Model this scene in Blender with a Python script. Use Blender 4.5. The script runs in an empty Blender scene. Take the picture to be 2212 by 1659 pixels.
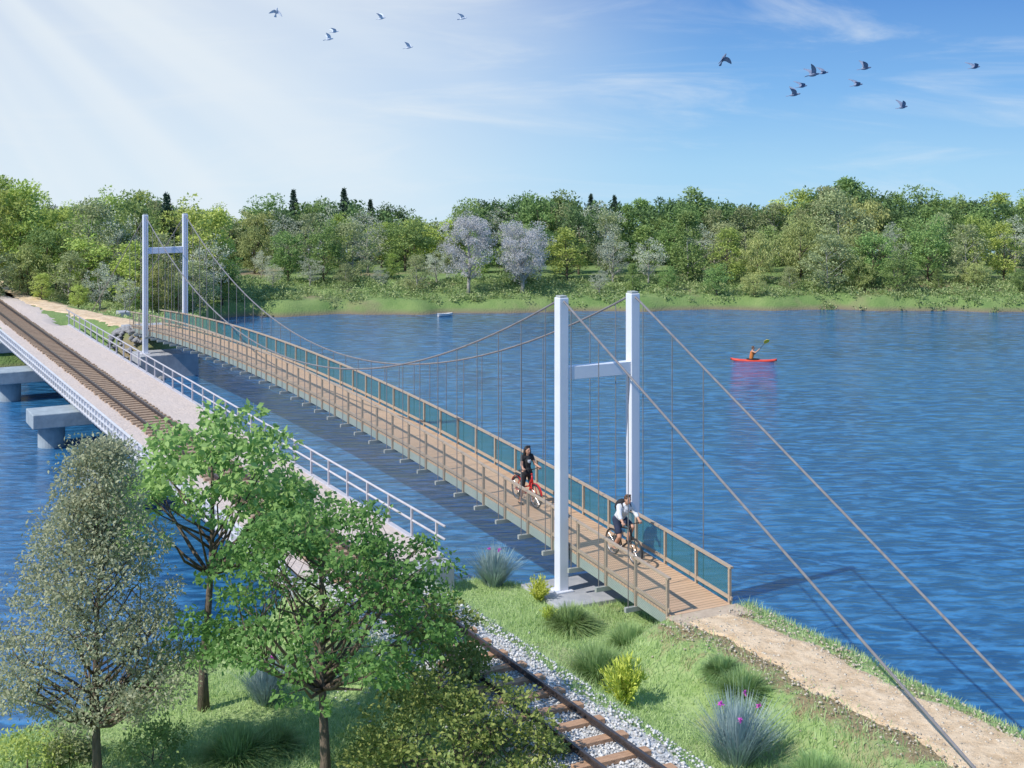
import bpy, math, random
import numpy as np
from mathutils import Vector, Matrix
random.seed(5)
RNG = np.random.default_rng(7)
sc = bpy.context.scene; C = sc.collection
PI = math.pi
# ------------------------------------------------------------------ frame of the two bridges
OX, OY = 1.43, 40.16
UX, UY = -0.470, 0.8827
ROT = math.atan2(UY, UX)
def ab2w(a, b): return (OX + a*UX + b*UY, OY + a*UY - b*UX)
def w2ab(x, y): return (UX*(x-OX) + UY*(y-OY), UY*(x-OX) - UX*(y-OY))
WZ = -0.5
CAMZ = 13.9
FPX = 3000.0
def at(px, py, Y): return ((px-1106)/FPX*Y, Y, CAMZ-(py-305)/FPX*Y)

# ------------------------------------------------------------------ materials
def newmat(name):
    m = bpy.data.materials.new(name); m.use_nodes = True
    nt = m.node_tree; nt.nodes.clear()
    out = nt.nodes.new('ShaderNodeOutputMaterial')
    p = nt.nodes.new('ShaderNodeBsdfPrincipled')
    nt.links.new(p.outputs[0], out.inputs[0])
    return m, nt, p, out
def N(nt, typ, **kw):
    n = nt.nodes.new('ShaderNode'+typ)
    for k, v in kw.items():
        if k.startswith('i_'):
            key = k[2:]
            n.inputs[int(key) if key.isdigit() else key.replace('_', ' ')].default_value = v
        else: setattr(n, k, v)
    return n
def mixc(nt, f, a, b, blend='MIX'):
    m = nt.nodes.new('ShaderNodeMix'); m.data_type = 'RGBA'; m.blend_type = blend
    for s, v in ((0, f), (6, a), (7, b)):
        if isinstance(v, bpy.types.NodeSocket): nt.links.new(v, m.inputs[s])
        else: m.inputs[s].default_value = v
    return m.outputs[2]
def c4(c): return tuple(c)+(1,) if len(c) == 3 else c
def simple(name, c1, c2=None, scale=3.0, rough=.6, bump=.0, metal=0., detail=6, stretch=(1,1,1), bscale=None):
    m, nt, p, out = newmat(name)
    c1 = c4(c1); c2 = c4(c2) if c2 else tuple(x*.75 for x in c1[:3])+(1,)
    tc = N(nt, 'TexCoord'); mp = N(nt, 'Mapping'); mp.inputs['Scale'].default_value = stretch
    nt.links.new(tc.outputs['Object'], mp.inputs[0])
    n = N(nt, 'TexNoise', i_Scale=scale, i_Detail=detail, i_Roughness=.65)
    nt.links.new(mp.outputs[0], n.inputs[0])
    r = N(nt, 'MapRange'); r.inputs[1].default_value = .35; r.inputs[2].default_value = .65
    nt.links.new(n.outputs[0], r.inputs[0])
    nt.links.new(mixc(nt, r.outputs[0], c1, c2), p.inputs['Base Color'])
    p.inputs['Roughness'].default_value = rough; p.inputs['Metallic'].default_value = metal
    if bump:
        n2 = N(nt, 'TexNoise', i_Scale=bscale or scale*4, i_Detail=5)
        nt.links.new(mp.outputs[0], n2.inputs[0])
        b = N(nt, 'Bump', i_Strength=bump, i_Distance=.03)
        nt.links.new(n2.outputs[0], b.inputs['Height']); nt.links.new(b.outputs[0], p.inputs['Normal'])
    return m
def leafmat(name, c1, c2, trans=.35, var=.22):
    m, nt, p, out = newmat(name)
    g = N(nt, 'NewGeometry'); oi = N(nt, 'ObjectInfo')
    col = mixc(nt, g.outputs['Random Per Island'], c4(c1), c4(c2))
    hs = N(nt, 'HueSaturation')
    r = N(nt, 'MapRange'); r.inputs[3].default_value = 1-var; r.inputs[4].default_value = 1+var
    nt.links.new(oi.outputs['Random'], r.inputs[0]); nt.links.new(r.outputs[0], hs.inputs['Value'])
    mm = N(nt, 'Math', operation='MULTIPLY', i_1=7.31); fr = N(nt, 'Math', operation='FRACT')
    nt.links.new(oi.outputs['Random'], mm.inputs[0]); nt.links.new(mm.outputs[0], fr.inputs[0])
    r2 = N(nt, 'MapRange'); r2.inputs[3].default_value = .485; r2.inputs[4].default_value = .512
    nt.links.new(fr.outputs[0], r2.inputs[0]); nt.links.new(r2.outputs[0], hs.inputs['Hue'])
    nt.links.new(col, hs.inputs['Color'])
    nt.links.new(hs.outputs[0], p.inputs['Base Color']); p.inputs['Roughness'].default_value = .6
    p.inputs['Specular IOR Level'].default_value = .2
    if trans > 0:
        t = N(nt, 'BsdfTranslucent'); nt.links.new(hs.outputs[0], t.inputs[0])
        ms = N(nt, 'MixShader'); ms.inputs[0].default_value = trans
        nt.links.new(p.outputs[0], ms.inputs[1]); nt.links.new(t.outputs[0], ms.inputs[2])
        nt.links.new(ms.outputs[0], out.inputs[0])
    return m
M = {}
M['paint'] = simple('white_paint', (.74,.76,.84), (.68,.71,.80), 1.2, .35)
M['cable'] = simple('cable_steel', (.30,.28,.28), (.22,.20,.20), 5, .45, metal=.3)
M['railwood'] = simple('rail_wood', (.46,.37,.28), (.36,.28,.21), 6, .6, bump=.2, stretch=(1,6,6))
M['steelgreen'] = simple('green_steel', (.36,.43,.40), (.28,.37,.35), 2, .5)
M['beam'] = simple('beam_steel', (.42,.43,.40), (.32,.35,.34), 2, .5)
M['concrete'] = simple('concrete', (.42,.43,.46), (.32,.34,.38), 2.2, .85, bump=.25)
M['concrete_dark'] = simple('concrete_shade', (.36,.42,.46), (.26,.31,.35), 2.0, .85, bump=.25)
M['fence'] = simple('fence_paint', (.55,.53,.57), (.45,.43,.46), 4, .45)
M['white'] = simple('white_rail', (.70,.70,.72), (.55,.55,.58), 4, .5)
M['rail'] = simple('rail_steel', (.12,.10,.10), (.07,.06,.06), 8, .4, metal=.5)
M['sleeper'] = simple('sleeper_wood', (.54,.33,.20), (.34,.19,.11), 5, .75, bump=.4, stretch=(6,1,3))
M['sleeper2'] = simple('sleeper_pale', (.44,.32,.22), (.29,.20,.14), 5, .75, bump=.4, stretch=(6,1,3))
M['girder'] = simple('girder_steel', (.06,.08,.10), (.04,.05,.07), 3, .6)
M['bark'] = simple('bark', (.19,.145,.11), (.09,.07,.05), 7, .9, bump=.7, stretch=(2,2,.5))
M['barkpale'] = simple('pale_bark', (.45,.43,.40), (.28,.26,.24), 5, .9, bump=.4)
M['rock'] = simple('rock', (.34,.34,.35), (.18,.18,.19), 2.5, .9, bump=.5)
M['red'] = simple('red_paint', (.66,.03,.025), (.55,.02,.02), 3, .3)
M['kayakred'] = simple('kayak_shell', (.74,.09,.05), (.66,.06,.035), 3, .35)
M['black'] = simple('black_rubber', (.018,.018,.02), (.03,.03,.032), 6, .6)
M['chrome'] = simple('bright_metal', (.5,.5,.52), (.4,.4,.42), 6, .3, metal=.8)
M['yellow'] = simple('yellow_plastic', (.88,.70,.03), (.8,.6,.02), 3, .35)
M['skin'] = simple('skin', (.58,.32,.22), (.50,.27,.18), 8, .5)
M['whitecloth'] = simple('white_cloth', (.76,.77,.80), (.62,.63,.67), 14, .85, bump=.5)
M['navy'] = simple('navy_cloth', (.03,.04,.09), (.02,.03,.06), 10, .85, bump=.3)
M['blackcloth'] = simple('black_cloth', (.015,.015,.018), (.03,.03,.034), 12, .85, bump=.4)
M['orange'] = simple('orange_cloth', (.65,.22,.05), (.5,.15,.03), 8, .8)
M['hairblack'] = simple('black_hair', (.012,.01,.01), (.03,.022,.02), 20, .45, bump=.4, stretch=(4,4,.6))
M['hairbrown'] = simple('brown_hair', (.14,.065,.03), (.08,.04,.02), 20, .5, bump=.4)
M['eye'] = simple('eye_dark', (.02,.015,.012), None, 3, .3)
M['lip'] = simple('lip', (.42,.15,.12), None, 3, .5)
M['pigeon'] = simple('grey_feathers', (.26,.31,.44), (.12,.15,.24), 7, .8)
M['pigeonhazed'] = simple('hazed_grey_feathers', (.66,.72,.82), (.52,.58,.68), 7, .8)  # distance haze put into the feather colour of the left flock
M['boat'] = simple('boat_paint', (.75,.75,.74), (.6,.6,.6), 4, .5)
M['pink'] = leafmat('pink_petals', (.65,.10,.55), (.8,.2,.65), .3, .1)

def plankmat():
    m, nt, p, out = newmat('deck_planks')
    tc = N(nt, 'TexCoord'); sx = N(nt, 'SeparateXYZ'); nt.links.new(tc.outputs['Object'], sx.inputs[0])
    d = N(nt, 'Math', operation='DIVIDE', i_1=.14); nt.links.new(sx.outputs[0], d.inputs[0])
    fl = N(nt, 'Math', operation='FLOOR'); nt.links.new(d.outputs[0], fl.inputs[0])
    fr = N(nt, 'Math', operation='FRACT'); nt.links.new(d.outputs[0], fr.inputs[0])
    wn = N(nt, 'TexWhiteNoise', noise_dimensions='1D'); nt.links.new(fl.outputs[0], wn.inputs['W'])
    mp = N(nt, 'Mapping'); mp.inputs['Scale'].default_value = (12, 1.5, 1); nt.links.new(tc.outputs['Object'], mp.inputs[0])
    n = N(nt, 'TexNoise', i_Scale=2.5, i_Detail=6); nt.links.new(mp.outputs[0], n.inputs[0])
    c = mixc(nt, wn.outputs[0], (.56,.35,.21,1), (.42,.26,.15,1))
    c = mixc(nt, n.outputs[0], c, (.62,.43,.28,1))
    lt = N(nt, 'Math', operation='LESS_THAN', i_1=.1); nt.links.new(fr.outputs[0], lt.inputs[0])
    c = mixc(nt, lt.outputs[0], c, (.14,.08,.05,1))
    nt.links.new(c, p.inputs['Base Color']); p.inputs['Roughness'].default_value = .7
    return m
M['planks'] = plankmat()
def netmat(name, col, base, hi):
    m, nt, p, out = newmat(name)
    tc = N(nt, 'TexCoord'); sx = N(nt, 'SeparateXYZ'); nt.links.new(tc.outputs['Object'], sx.inputs[0])
    fac = None
    for op in ('ADD', 'SUBTRACT'):
        s = N(nt, 'Math', operation=op); nt.links.new(sx.outputs[0], s.inputs[0]); nt.links.new(sx.outputs[2], s.inputs[1])
        k = N(nt, 'Math', operation='MULTIPLY', i_1=14.0); nt.links.new(s.outputs[0], k.inputs[0])
        f = N(nt, 'Math', operation='FRACT'); nt.links.new(k.outputs[0], f.inputs[0])
        l = N(nt, 'Math', operation='LESS_THAN', i_1=.28); nt.links.new(f.outputs[0], l.inputs[0])
        if fac is None: fac = l
        else:
            mx = N(nt, 'Math', operation='MAXIMUM'); nt.links.new(fac.outputs[0], mx.inputs[0]); nt.links.new(l.outputs[0], mx.inputs[1]); fac = mx
    r = N(nt, 'MapRange'); r.inputs[3].default_value = base; r.inputs[4].default_value = hi
    nt.links.new(fac.outputs[0], r.inputs[0])
    p.inputs['Base Color'].default_value = col; p.inputs['Roughness'].default_value = .5
    t = N(nt, 'BsdfTransparent'); ms = N(nt, 'MixShader')
    nt.links.new(r.outputs[0], ms.inputs[0]); nt.links.new(t.outputs[0], ms.inputs[1]); nt.links.new(p.outputs[0], ms.inputs[2])
    nt.links.new(ms.outputs[0], out.inputs[0])
    return m
M['net'] = netmat('teal_net', (.03,.15,.18,1), .45, .85)
M['netpale'] = netmat('pale_net', (.36,.35,.31,1), .04, .32)

def gravelmat(name, c1, c2, scale, bump=.6, tint=None, nsc=.8):
    m, nt, p, out = newmat(name)
    tc = N(nt, 'TexCoord')
    v = N(nt, 'TexVoronoi', i_Scale=scale); nt.links.new(tc.outputs['Object'], v.inputs[0])
    n = N(nt, 'TexNoise', i_Scale=nsc, i_Detail=9, i_Roughness=.7); nt.links.new(tc.outputs['Object'], n.inputs[0])
    sp = N(nt, 'SeparateColor'); nt.links.new(v.outputs['Color'], sp.inputs[0])
    c = mixc(nt, sp.outputs[0], c4(c1), c4(c2))
    if tint:
        r = N(nt, 'MapRange'); r.inputs[1].default_value = .40; r.inputs[2].default_value = .60; nt.links.new(n.outputs[0], r.inputs[0])
        c = mixc(nt, r.outputs[0], c, c4(tint))
    nt.links.new(c, p.inputs['Base Color']); p.inputs['Roughness'].default_value = .9
    b = N(nt, 'Bump', i_Strength=bump, i_Distance=.03); b.invert = True
    nt.links.new(v.outputs['Distance'], b.inputs['Height'])
    b2 = N(nt, 'Bump', i_Strength=.8, i_Distance=.15); nt.links.new(n.outputs[0], b2.inputs['Height']); nt.links.new(b.outputs[0], b2.inputs['Normal'])
    nt.links.new(b2.outputs[0], p.inputs['Normal'])
    return m
M['ballast'] = gravelmat('ballast', (.68,.67,.66), (.32,.32,.32), 16)
M['deckgravel'] = gravelmat('deck_gravel', (.68,.57,.50), (.48,.40,.35), 12, .4, (.58,.49,.44))
M['stone'] = leafmat('loose_stone', (.74,.73,.72), (.36,.36,.36), 0, .1)
M['pathstone'] = leafmat('path_stone', (.68,.60,.50), (.38,.31,.24), 0, .1)
M['sand'] = gravelmat('sand', (.70,.51,.32), (.50,.35,.21), 40, .3, (.78,.60,.41), 1.8)
M['abut'] = simple('abutment_top', (.55,.44,.33), (.44,.34,.25), 5, .8, bump=.2)

def groundmat(name, g1, g2, dirt, nscale, near=False):
    m, nt, p, out = newmat(name)
    tc = N(nt, 'TexCoord')
    n = N(nt, 'TexNoise', i_Scale=nscale, i_Detail=8, i_Roughness=.7); nt.links.new(tc.outputs['Object'], n.inputs[0])
    n2 = N(nt, 'TexNoise', i_Scale=nscale*.3, i_Detail=6); nt.links.new(tc.outputs['Object'], n2.inputs[0])
    r = N(nt, 'MapRange'); r.inputs[1].default_value = .35; r.inputs[2].default_value = .65; nt.links.new(n.outputs[0], r.inputs[0])
    r2 = N(nt, 'MapRange'); r2.inputs[1].default_value = .55; r2.inputs[2].default_value = .68; nt.links.new(n2.outputs[0], r2.inputs[0])
    c = mixc(nt, r.outputs[0], c4(g1), c4(g2)); c = mixc(nt, r2.outputs[0], c, c4(dirt))
    g = N(nt, 'NewGeometry'); s = N(nt, 'SeparateXYZ'); nt.links.new(g.outputs['Position'], s.inputs[0])
    if near:   # bare brown earth on the path shoulder
        vx = N(nt, 'VectorMath', operation='SUBTRACT'); vx.inputs[1].default_value = (OX, OY, 0); nt.links.new(g.outputs['Position'], vx.inputs[0])
        db = N(nt, 'VectorMath', operation='DOT_PRODUCT'); db.inputs[1].default_value = (UY, -UX, 0); nt.links.new(vx.outputs[0], db.inputs[0])
        da = N(nt, 'VectorMath', operation='DOT_PRODUCT'); da.inputs[1].default_value = (UX, UY, 0); nt.links.new(vx.outputs[0], da.inputs[0])
        ad = N(nt, 'MapRange'); ad.inputs[1].default_value = .35; ad.inputs[2].default_value = .65; ad.inputs[3].default_value = -.9; ad.inputs[4].default_value = .9
        nt.links.new(n.outputs[0], ad.inputs[0]); s1 = N(nt, 'Math', operation='ADD'); nt.links.new(db.outputs['Value'], s1.inputs[0]); nt.links.new(ad.outputs[0], s1.inputs[1])
        s2 = N(nt, 'Math', operation='SUBTRACT', i_1=.8); nt.links.new(s1.outputs[0], s2.inputs[0]); ab = N(nt, 'Math', operation='ABSOLUTE'); nt.links.new(s2.outputs[0], ab.inputs[0])
        m1 = N(nt, 'MapRange'); m1.inputs[1].default_value = .7; m1.inputs[2].default_value = 1.5; m1.inputs[3].default_value = 1; m1.inputs[4].default_value = 0; nt.links.new(ab.outputs[0], m1.inputs[0])
        m2 = N(nt, 'MapRange'); m2.inputs[1].default_value = -5; m2.inputs[2].default_value = -4; m2.inputs[3].default_value = 1; m2.inputs[4].default_value = 0; nt.links.new(da.outputs['Value'], m2.inputs[0])
        mm = N(nt, 'Math', operation='MULTIPLY'); nt.links.new(m1.outputs[0], mm.inputs[0]); nt.links.new(m2.outputs[0], mm.inputs[1])
        c = mixc(nt, mm.outputs[0], c, (.26,.20,.11,1))
    r3 = N(nt, 'MapRange'); r3.inputs[1].default_value = WZ+.02; r3.inputs[2].default_value = WZ+.45; r3.inputs[3].default_value = 1; r3.inputs[4].default_value = 0
    nt.links.new(s.outputs[2], r3.inputs[0])
    c = mixc(nt, r3.outputs[0], c, (.20,.16,.11,1))
    nt.links.new(c, p.inputs['Base Color']); p.inputs['Roughness'].default_value = .95
    b = N(nt, 'Bump', i_Strength=.8, i_Distance=.12)
    n3 = N(nt, 'TexNoise', i_Scale=9, i_Detail=6); nt.links.new(tc.outputs['Object'], n3.inputs[0])
    nt.links.new(n3.outputs[0], b.inputs['Height']); nt.links.new(b.outputs[0], p.inputs['Normal'])
    return m
M['ground'] = groundmat('grass_ground', (.22,.33,.10), (.36,.46,.20), (.33,.34,.17), 1.6, True)
M['farground'] = groundmat('bank_ground', (.13,.22,.06), (.22,.30,.10), (.26,.21,.13), .5)

def watermat():
    m, nt, p, out = newmat('water')
    tc = N(nt, 'TexCoord')
    mp = N(nt, 'Mapping'); mp.inputs['Scale'].default_value = (.40, 1.0, 1); mp.inputs['Rotation'].default_value = (0,0,.12)
    nt.links.new(tc.outputs['Object'], mp.inputs[0])
    n = N(nt, 'TexNoise', i_Scale=2.3, i_Detail=7, i_Roughness=.62, i_Distortion=.5); nt.links.new(mp.outputs[0], n.inputs[0])
    n2 = N(nt, 'TexNoise', i_Scale=.5, i_Detail=3); nt.links.new(mp.outputs[0], n2.inputs[0])
    a = N(nt, 'Math', operation='MULTIPLY', i_1=1.3); nt.links.new(n2.outputs[0], a.inputs[0])
    ad = N(nt, 'Math', operation='ADD'); nt.links.new(n.outputs[0], ad.inputs[0]); nt.links.new(a.outputs[0], ad.inputs[1])
    n3 = N(nt, 'TexNoise', i_Scale=.05, i_Detail=5, i_Roughness=.6); nt.links.new(tc.outputs['Object'], n3.inputs[0])
    r = N(nt, 'MapRange'); r.inputs[1].default_value = .38; r.inputs[2].default_value = .62; nt.links.new(n3.outputs[0], r.inputs[0])
    st = N(nt, 'MapRange'); st.inputs[3].default_value = .25; st.inputs[4].default_value = .62; nt.links.new(r.outputs[0], st.inputs[0])
    b = N(nt, 'Bump', i_Distance=.26); nt.links.new(st.outputs[0], b.inputs['Strength'])
    nt.links.new(ad.outputs[0], b.inputs['Height']); nt.links.new(b.outputs[0], p.inputs['Normal'])
    r4 = N(nt, 'MapRange'); r4.inputs[1].default_value = .45; r4.inputs[2].default_value = .62; nt.links.new(n.outputs[0], r4.inputs[0])
    c = mixc(nt, r.outputs[0], (.008,.060,.160,1), (.018,.115,.27,1))
    nt.links.new(mixc(nt, r4.outputs[0], c, (.045,.20,.42,1)), p.inputs['Base Color'])  # brighter blue highlight on the ripples painted into the base colour
    p.inputs['Roughness'].default_value = .06; p.inputs['IOR'].default_value = 1.42
    return m
M['water'] = watermat()

# ------------------------------------------------------------------ mesh helpers
class MB:
    def __init__(s): s.v = []; s.f = []
    def add(s, v, f):
        o = len(s.v); s.v += [tuple(x) for x in v]; s.f += [tuple(i+o for i in q) for q in f]; return s
    def box(s, x0, x1, y0, y1, z0, z1):
        return s.add([(x0,y0,z0),(x1,y0,z0),(x1,y1,z0),(x0,y1,z0),(x0,y0,z1),(x1,y0,z1),(x1,y1,z1),(x0,y1,z1)],
              [(0,3,2,1),(4,5,6,7),(0,1,5,4),(1,2,6,5),(2,3,7,6),(3,0,4,7)])
    def sweep(s, pts, w, h):
        P = [Vector(p) for p in pts]; vs = []
        for i, p in enumerate(P):
            d = (P[min(i+1,len(P)-1)]-P[max(i-1,0)]).normalized()
            sd = d.cross(Vector((0,0,1))).normalized(); up = sd.cross(d)
            vs += [p-sd*w/2-up*h/2, p+sd*w/2-up*h/2, p+sd*w/2+up*h/2, p-sd*w/2+up*h/2]
        fs = [(3,2,1,0)]
        for i in range(len(P)-1):
            for k in range(4): fs.append((i*4+k, i*4+(k+1)%4, i*4+4+(k+1)%4, i*4+4+k))
        n = len(P)*4; fs.append((n-4,n-3,n-2,n-1))
        return s.add(vs, fs)
    def tube(s, pts, rad, n=8):
        P = [Vector(p) for p in pts]
        if not hasattr(rad, '__len__'): rad = [rad]*len(P)
        d0 = (P[1]-P[0]).normalized(); ref = Vector((0,0,1)) if abs(d0.z) < .9 else Vector((1,0,0))
        vs = []
        for i, p in enumerate(P):
            d = (P[min(i+1,len(P)-1)]-P[max(i-1,0)]).normalized()
            sd = d.cross(ref)
            if sd.length < 1e-3: sd = d.cross(Vector((0,1,0)))
            sd.normalize(); up = sd.cross(d)
            for k in range(n):
                t = 2*PI*k/n; vs.append(p+(sd*math.cos(t)+up*math.sin(t))*rad[i])
        fs = [tuple(range(n-1,-1,-1))]
        for i in range(len(P)-1):
            for k in range(n): fs.append((i*n+k, i*n+(k+1)%n, (i+1)*n+(k+1)%n, (i+1)*n+k))
        m = (len(P)-1)*n; fs.append(tuple(range(m, m+n)))
        return s.add(vs, fs)
    def cap(s, p0, p1, r0, r1, n=12):
        p0 = Vector(p0); p1 = Vector(p1); d = (p1-p0).normalized(); pts = []; rr = []
        for t in (80, 50, 20): pts.append(p0-d*r0*math.sin(math.radians(t))); rr.append(r0*math.cos(math.radians(t)))
        pts.append(p0); rr.append(r0); pts.append(p1); rr.append(r1)
        for t in (20, 50, 80): pts.append(p1+d*r1*math.sin(math.radians(t))); rr.append(r1*math.cos(math.radians(t)))
        return s.tube(pts, rr, n)
    def chain(s, pts, rad, n=12):
        for i in range(len(pts)-1): s.cap(pts[i], pts[i+1], rad[i], rad[i+1], n)
        return s
    def ell(s, c, r, rot=0, n=14, m=9):
        vs = []; c = Vector(c); R = Matrix.Rotation(rot, 3, 'Y')
        for i in range(1, m):
            t = PI*i/m
            for k in range(n):
                p = 2*PI*k/n
                vs.append(c+R@Vector((r[0]*math.sin(t)*math.cos(p), r[1]*math.sin(t)*math.sin(p), r[2]*math.cos(t))))
        vs.append(c+R@Vector((0,0,r[2]))); vs.append(c+R@Vector((0,0,-r[2]))); T = len(vs)-2
        fs = [(T, k, (k+1)%n) for k in range(n)]
        for i in range(m-2):
            for k in range(n): fs.append((i*n+k, (i+1)*n+k, (i+1)*n+(k+1)%n, i*n+(k+1)%n))
        fs += [(T+1, (m-2)*n+(k+1)%n, (m-2)*n+k) for k in range(n)]
        return s.add(vs, fs)
    def torus(s, c, R, r, n=32, m=8, sz=1.0):
        vs = []; fs = []
        for i in range(n):
            t = 2*PI*i/n
            for k in range(m):
                q = 2*PI*k/m; rr = R+r*math.cos(q)
                vs.append((c[0]+rr*math.cos(t), c[1]+r*sz*math.sin(q), c[2]+rr*math.sin(t)))
                fs.append((i*m+k, i*m+(k+1)%m, ((i+1)%n)*m+(k+1)%m, ((i+1)%n)*m+k))
        return s.add(vs, fs)
    def build(s, name, mat, parent=None, smooth=False, bevel=0, remesh=0):
        me = bpy.data.meshes.new(name); me.from_pydata([tuple(v) for v in s.v], [], s.f); me.update()
        me.materials.append(mat)
        if smooth: me.polygons.foreach_set('use_smooth', [True]*len(me.polygons))
        o = bpy.data.objects.new(name, me); C.objects.link(o)
        if parent: o.parent = parent
        if bevel:
            b = o.modifiers.new('bevel', 'BEVEL'); b.width = bevel; b.segments = 2
        if remesh:
            b = o.modifiers.new('remesh', 'REMESH'); b.mode = 'VOXEL'; b.voxel_size = remesh; b.use_smooth_shade = True
            q = o.modifiers.new('smooth', 'SMOOTH'); q.factor = .5; q.iterations = 3
        return o
def npmesh(name, V, F, mat, parent=None, smooth=False):
    V = np.asarray(V, dtype=np.float32); F = np.asarray(F, dtype=np.int32); k = F.shape[1]
    me = bpy.data.meshes.new(name)
    me.vertices.add(len(V)); me.vertices.foreach_set('co', V.ravel())
    me.loops.add(F.size); me.loops.foreach_set('vertex_index', F.ravel())
    me.polygons.add(len(F)); me.polygons.foreach_set('loop_start', np.arange(0, F.size, k, dtype=np.int32))
    me.polygons.foreach_set('loop_total', np.full(len(F), k, dtype=np.int32))
    if smooth: me.polygons.foreach_set('use_smooth', np.ones(len(F), dtype=bool))
    me.update(calc_edges=True); me.materials.append(mat)
    o = bpy.data.objects.new(name, me); C.objects.link(o)
    if parent: o.parent = parent
    return o
def tag(o, label=None, cat=None, group=None, kind=None):
    if label: o['label'] = label
    if cat: o['category'] = cat
    if group: o['group'] = group
    if kind: o['kind'] = kind
    return o
def thing(name, label, cat, loc=(0,0,0), rz=0, group=None):
    o = bpy.data.objects.new(name, None); C.objects.link(o); o.location = loc; o.rotation_euler = (0,0,rz)
    o.empty_display_size = .3
    return tag(o, label, cat, group)
def dup(root, loc, rz=0, scale=(1,1,1), label=None, group=None):
    r = root.copy(); C.objects.link(r); r.location = loc; r.rotation_euler = (0,0,rz); r.scale = scale
    if label: r['label'] = label
    if group: r['group'] = group
    for ch in list(root.children):
        c = ch.copy(); C.objects.link(c); c.parent = r
        for g in list(ch.children):
            d = g.copy(); C.objects.link(d); d.parent = c
    return r

# ------------------------------------------------------------------ terrain
def ss(e0, e1, x):
    t = np.clip((x-e0)/(e1-e0), 0, 1); return t*t*(3-2*t)
def sdf(px, py, poly):
    px = np.asarray(px, float); py = np.asarray(py, float)
    d = np.full(px.shape, 1e18); ins = np.zeros(px.shape, bool); n = len(poly)
    for i in range(n):
        x0, y0 = poly[i]; x1, y1 = poly[(i+1) % n]; ex, ey = x1-x0, y1-y0
        t = np.clip(((px-x0)*ex+(py-y0)*ey)/(ex*ex+ey*ey), 0, 1)
        d = np.minimum(d, (px-x0-t*ex)**2+(py-y0-t*ey)**2)
        c = ((y0 > py) != (y1 > py))
        with np.errstate(divide='ignore', invalid='ignore'):
            xi = x0+(py-y0)*ex/(ey if ey != 0 else 1e-9)
        ins ^= (c & (px < xi))
    return np.where(ins, 1, -1)*np.sqrt(d)
def pdist(px, py, pl):
    d = np.full(np.shape(px), 1e18)
    for i in range(len(pl)-1):
        x0, y0 = pl[i]; x1, y1 = pl[i+1]; ex, ey = x1-x0, y1-y0
        t = np.clip(((px-x0)*ex+(py-y0)*ey)/(ex*ex+ey*ey), 0, 1)
        d = np.minimum(d, (px-x0-t*ex)**2+(py-y0-t*ey)**2)
    return np.sqrt(d)
def wob(x, y, s=1.0):
    return (np.sin(x*1.3*s+1.7*np.sin(y*.9*s))+np.sin(y*1.7*s+1.3*np.sin(x*1.1*s+2))+.5*np.sin(x*3.1*s+y*2.3*s))/2.5
NEAR = [(-75,7),(-30,5.2),(-16,4.5),(-10,4.4),(-6.5,4.2),(-3.5,3.6),(-1,3.3),(1.2,2.8),(2.4,1.0),(4.2,.0),(4.9,-1.4),(4.2,-3),(3.6,-5.5),(3.6,-9.5),(1.2,-12.5),(-.4,-15.5),(-2,-20),(-10,-34),(-75,-60)]
RAILB = -5.63
def near_h(x, y):
    x = np.asarray(x, float); y = np.asarray(y, float)
    a, b = w2ab(x, y)
    d = sdf(a, b, NEAR)+.35*wob(x, y)
    z = -1.3+2.1*ss(-1.5, 2.4, d)+.05*wob(x, y, 1.4)*ss(0, 2, d)
    w = (1-ss(1.3, 3.0, np.abs(b-1.2)))*(1-ss(-5.3, -4.6, a))
    z = z*(1-w)+1.66*w
    w = (1-ss(1.35, 2.9, np.abs(b-RAILB)))*(1-ss(2.2, 3.6, a))
    z = z*(1-w)+1.68*w
    return z
FAR = [(-3000,160),(-90,116),(-60,108),(-40,103),(-34.4,98.5),(-29.8,93),(-26.5,88.6),(-23.5,86.6),(-20.6,88.5),(-20.0,95),(-21.5,104),(-24.5,110.5),(-22,114.0),(-14,114.9),(-5,115.6),(8,117.2),(20,118.6),(32,117.9),(44,116.2),(70,114),(3000,100),(3000,3000),(-3000,3000)]
FPATH = [(-23.8,90.2),(-27,94),(-33,100.7),(-37.3,106.6),(-43,115.5),(-50,130)]
def far_h(x, y):
    x = np.asarray(x, float); y = np.asarray(y, float)
    a, b = w2ab(x, y)
    d = sdf(x, y, FAR)+.9*wob(x*.5, y*.5)+.35*wob(x, y)
    z = -1.4+2.0*ss(-1.0, 1.3, d)+.9*ss(1.5, 11, d)+.14*wob(x, y, .9)*ss(0, 2, d)
    w = (1-ss(2.2, 4.2, np.abs(b-RAILB)))*ss(56, 59, a)
    z = z*(1-w)+1.66*w
    w = (1-ss(1.2, 3.2, pdist(x, y, FPATH)))
    z = z*(1-w)+1.78*w
    return z-np.clip(y-154, 0, None)*.13
def grid(name, xs, ys, hf, mat):
    X, Y = np.meshgrid(xs, ys); Z = hf(X, Y)
    V = np.stack([X.ravel(), Y.ravel(), Z.ravel()], 1); nx = len(xs); ny = len(ys)
    i = np.arange(nx-1)[None,:]+nx*np.arange(ny-1)[:,None]; i = i.ravel()
    F = np.stack([i, i+1, i+1+nx, i+nx], 1)
    return npmesh(name, V, F, mat, None, True)
tag(grid('ground', np.arange(-45, 48, .3), np.concatenate([np.arange(-30, 16, 1.), np.arange(16, 56, .3)]), near_h, M['ground']), kind='structure')
xs = np.concatenate([[-2500,-1200,-600,-300,-200,-140,-110,-95], np.arange(-85, 85, .7), [95,110,140,200,300,600,1200,2500]])
ys = np.concatenate([np.arange(78, 125, .6), np.arange(125, 175, 2.5), [190,220,260,300,400,600,1000,2500]])
tag(grid('far_bank_ground', xs, ys, far_h, M['farground']), kind='structure')
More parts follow.
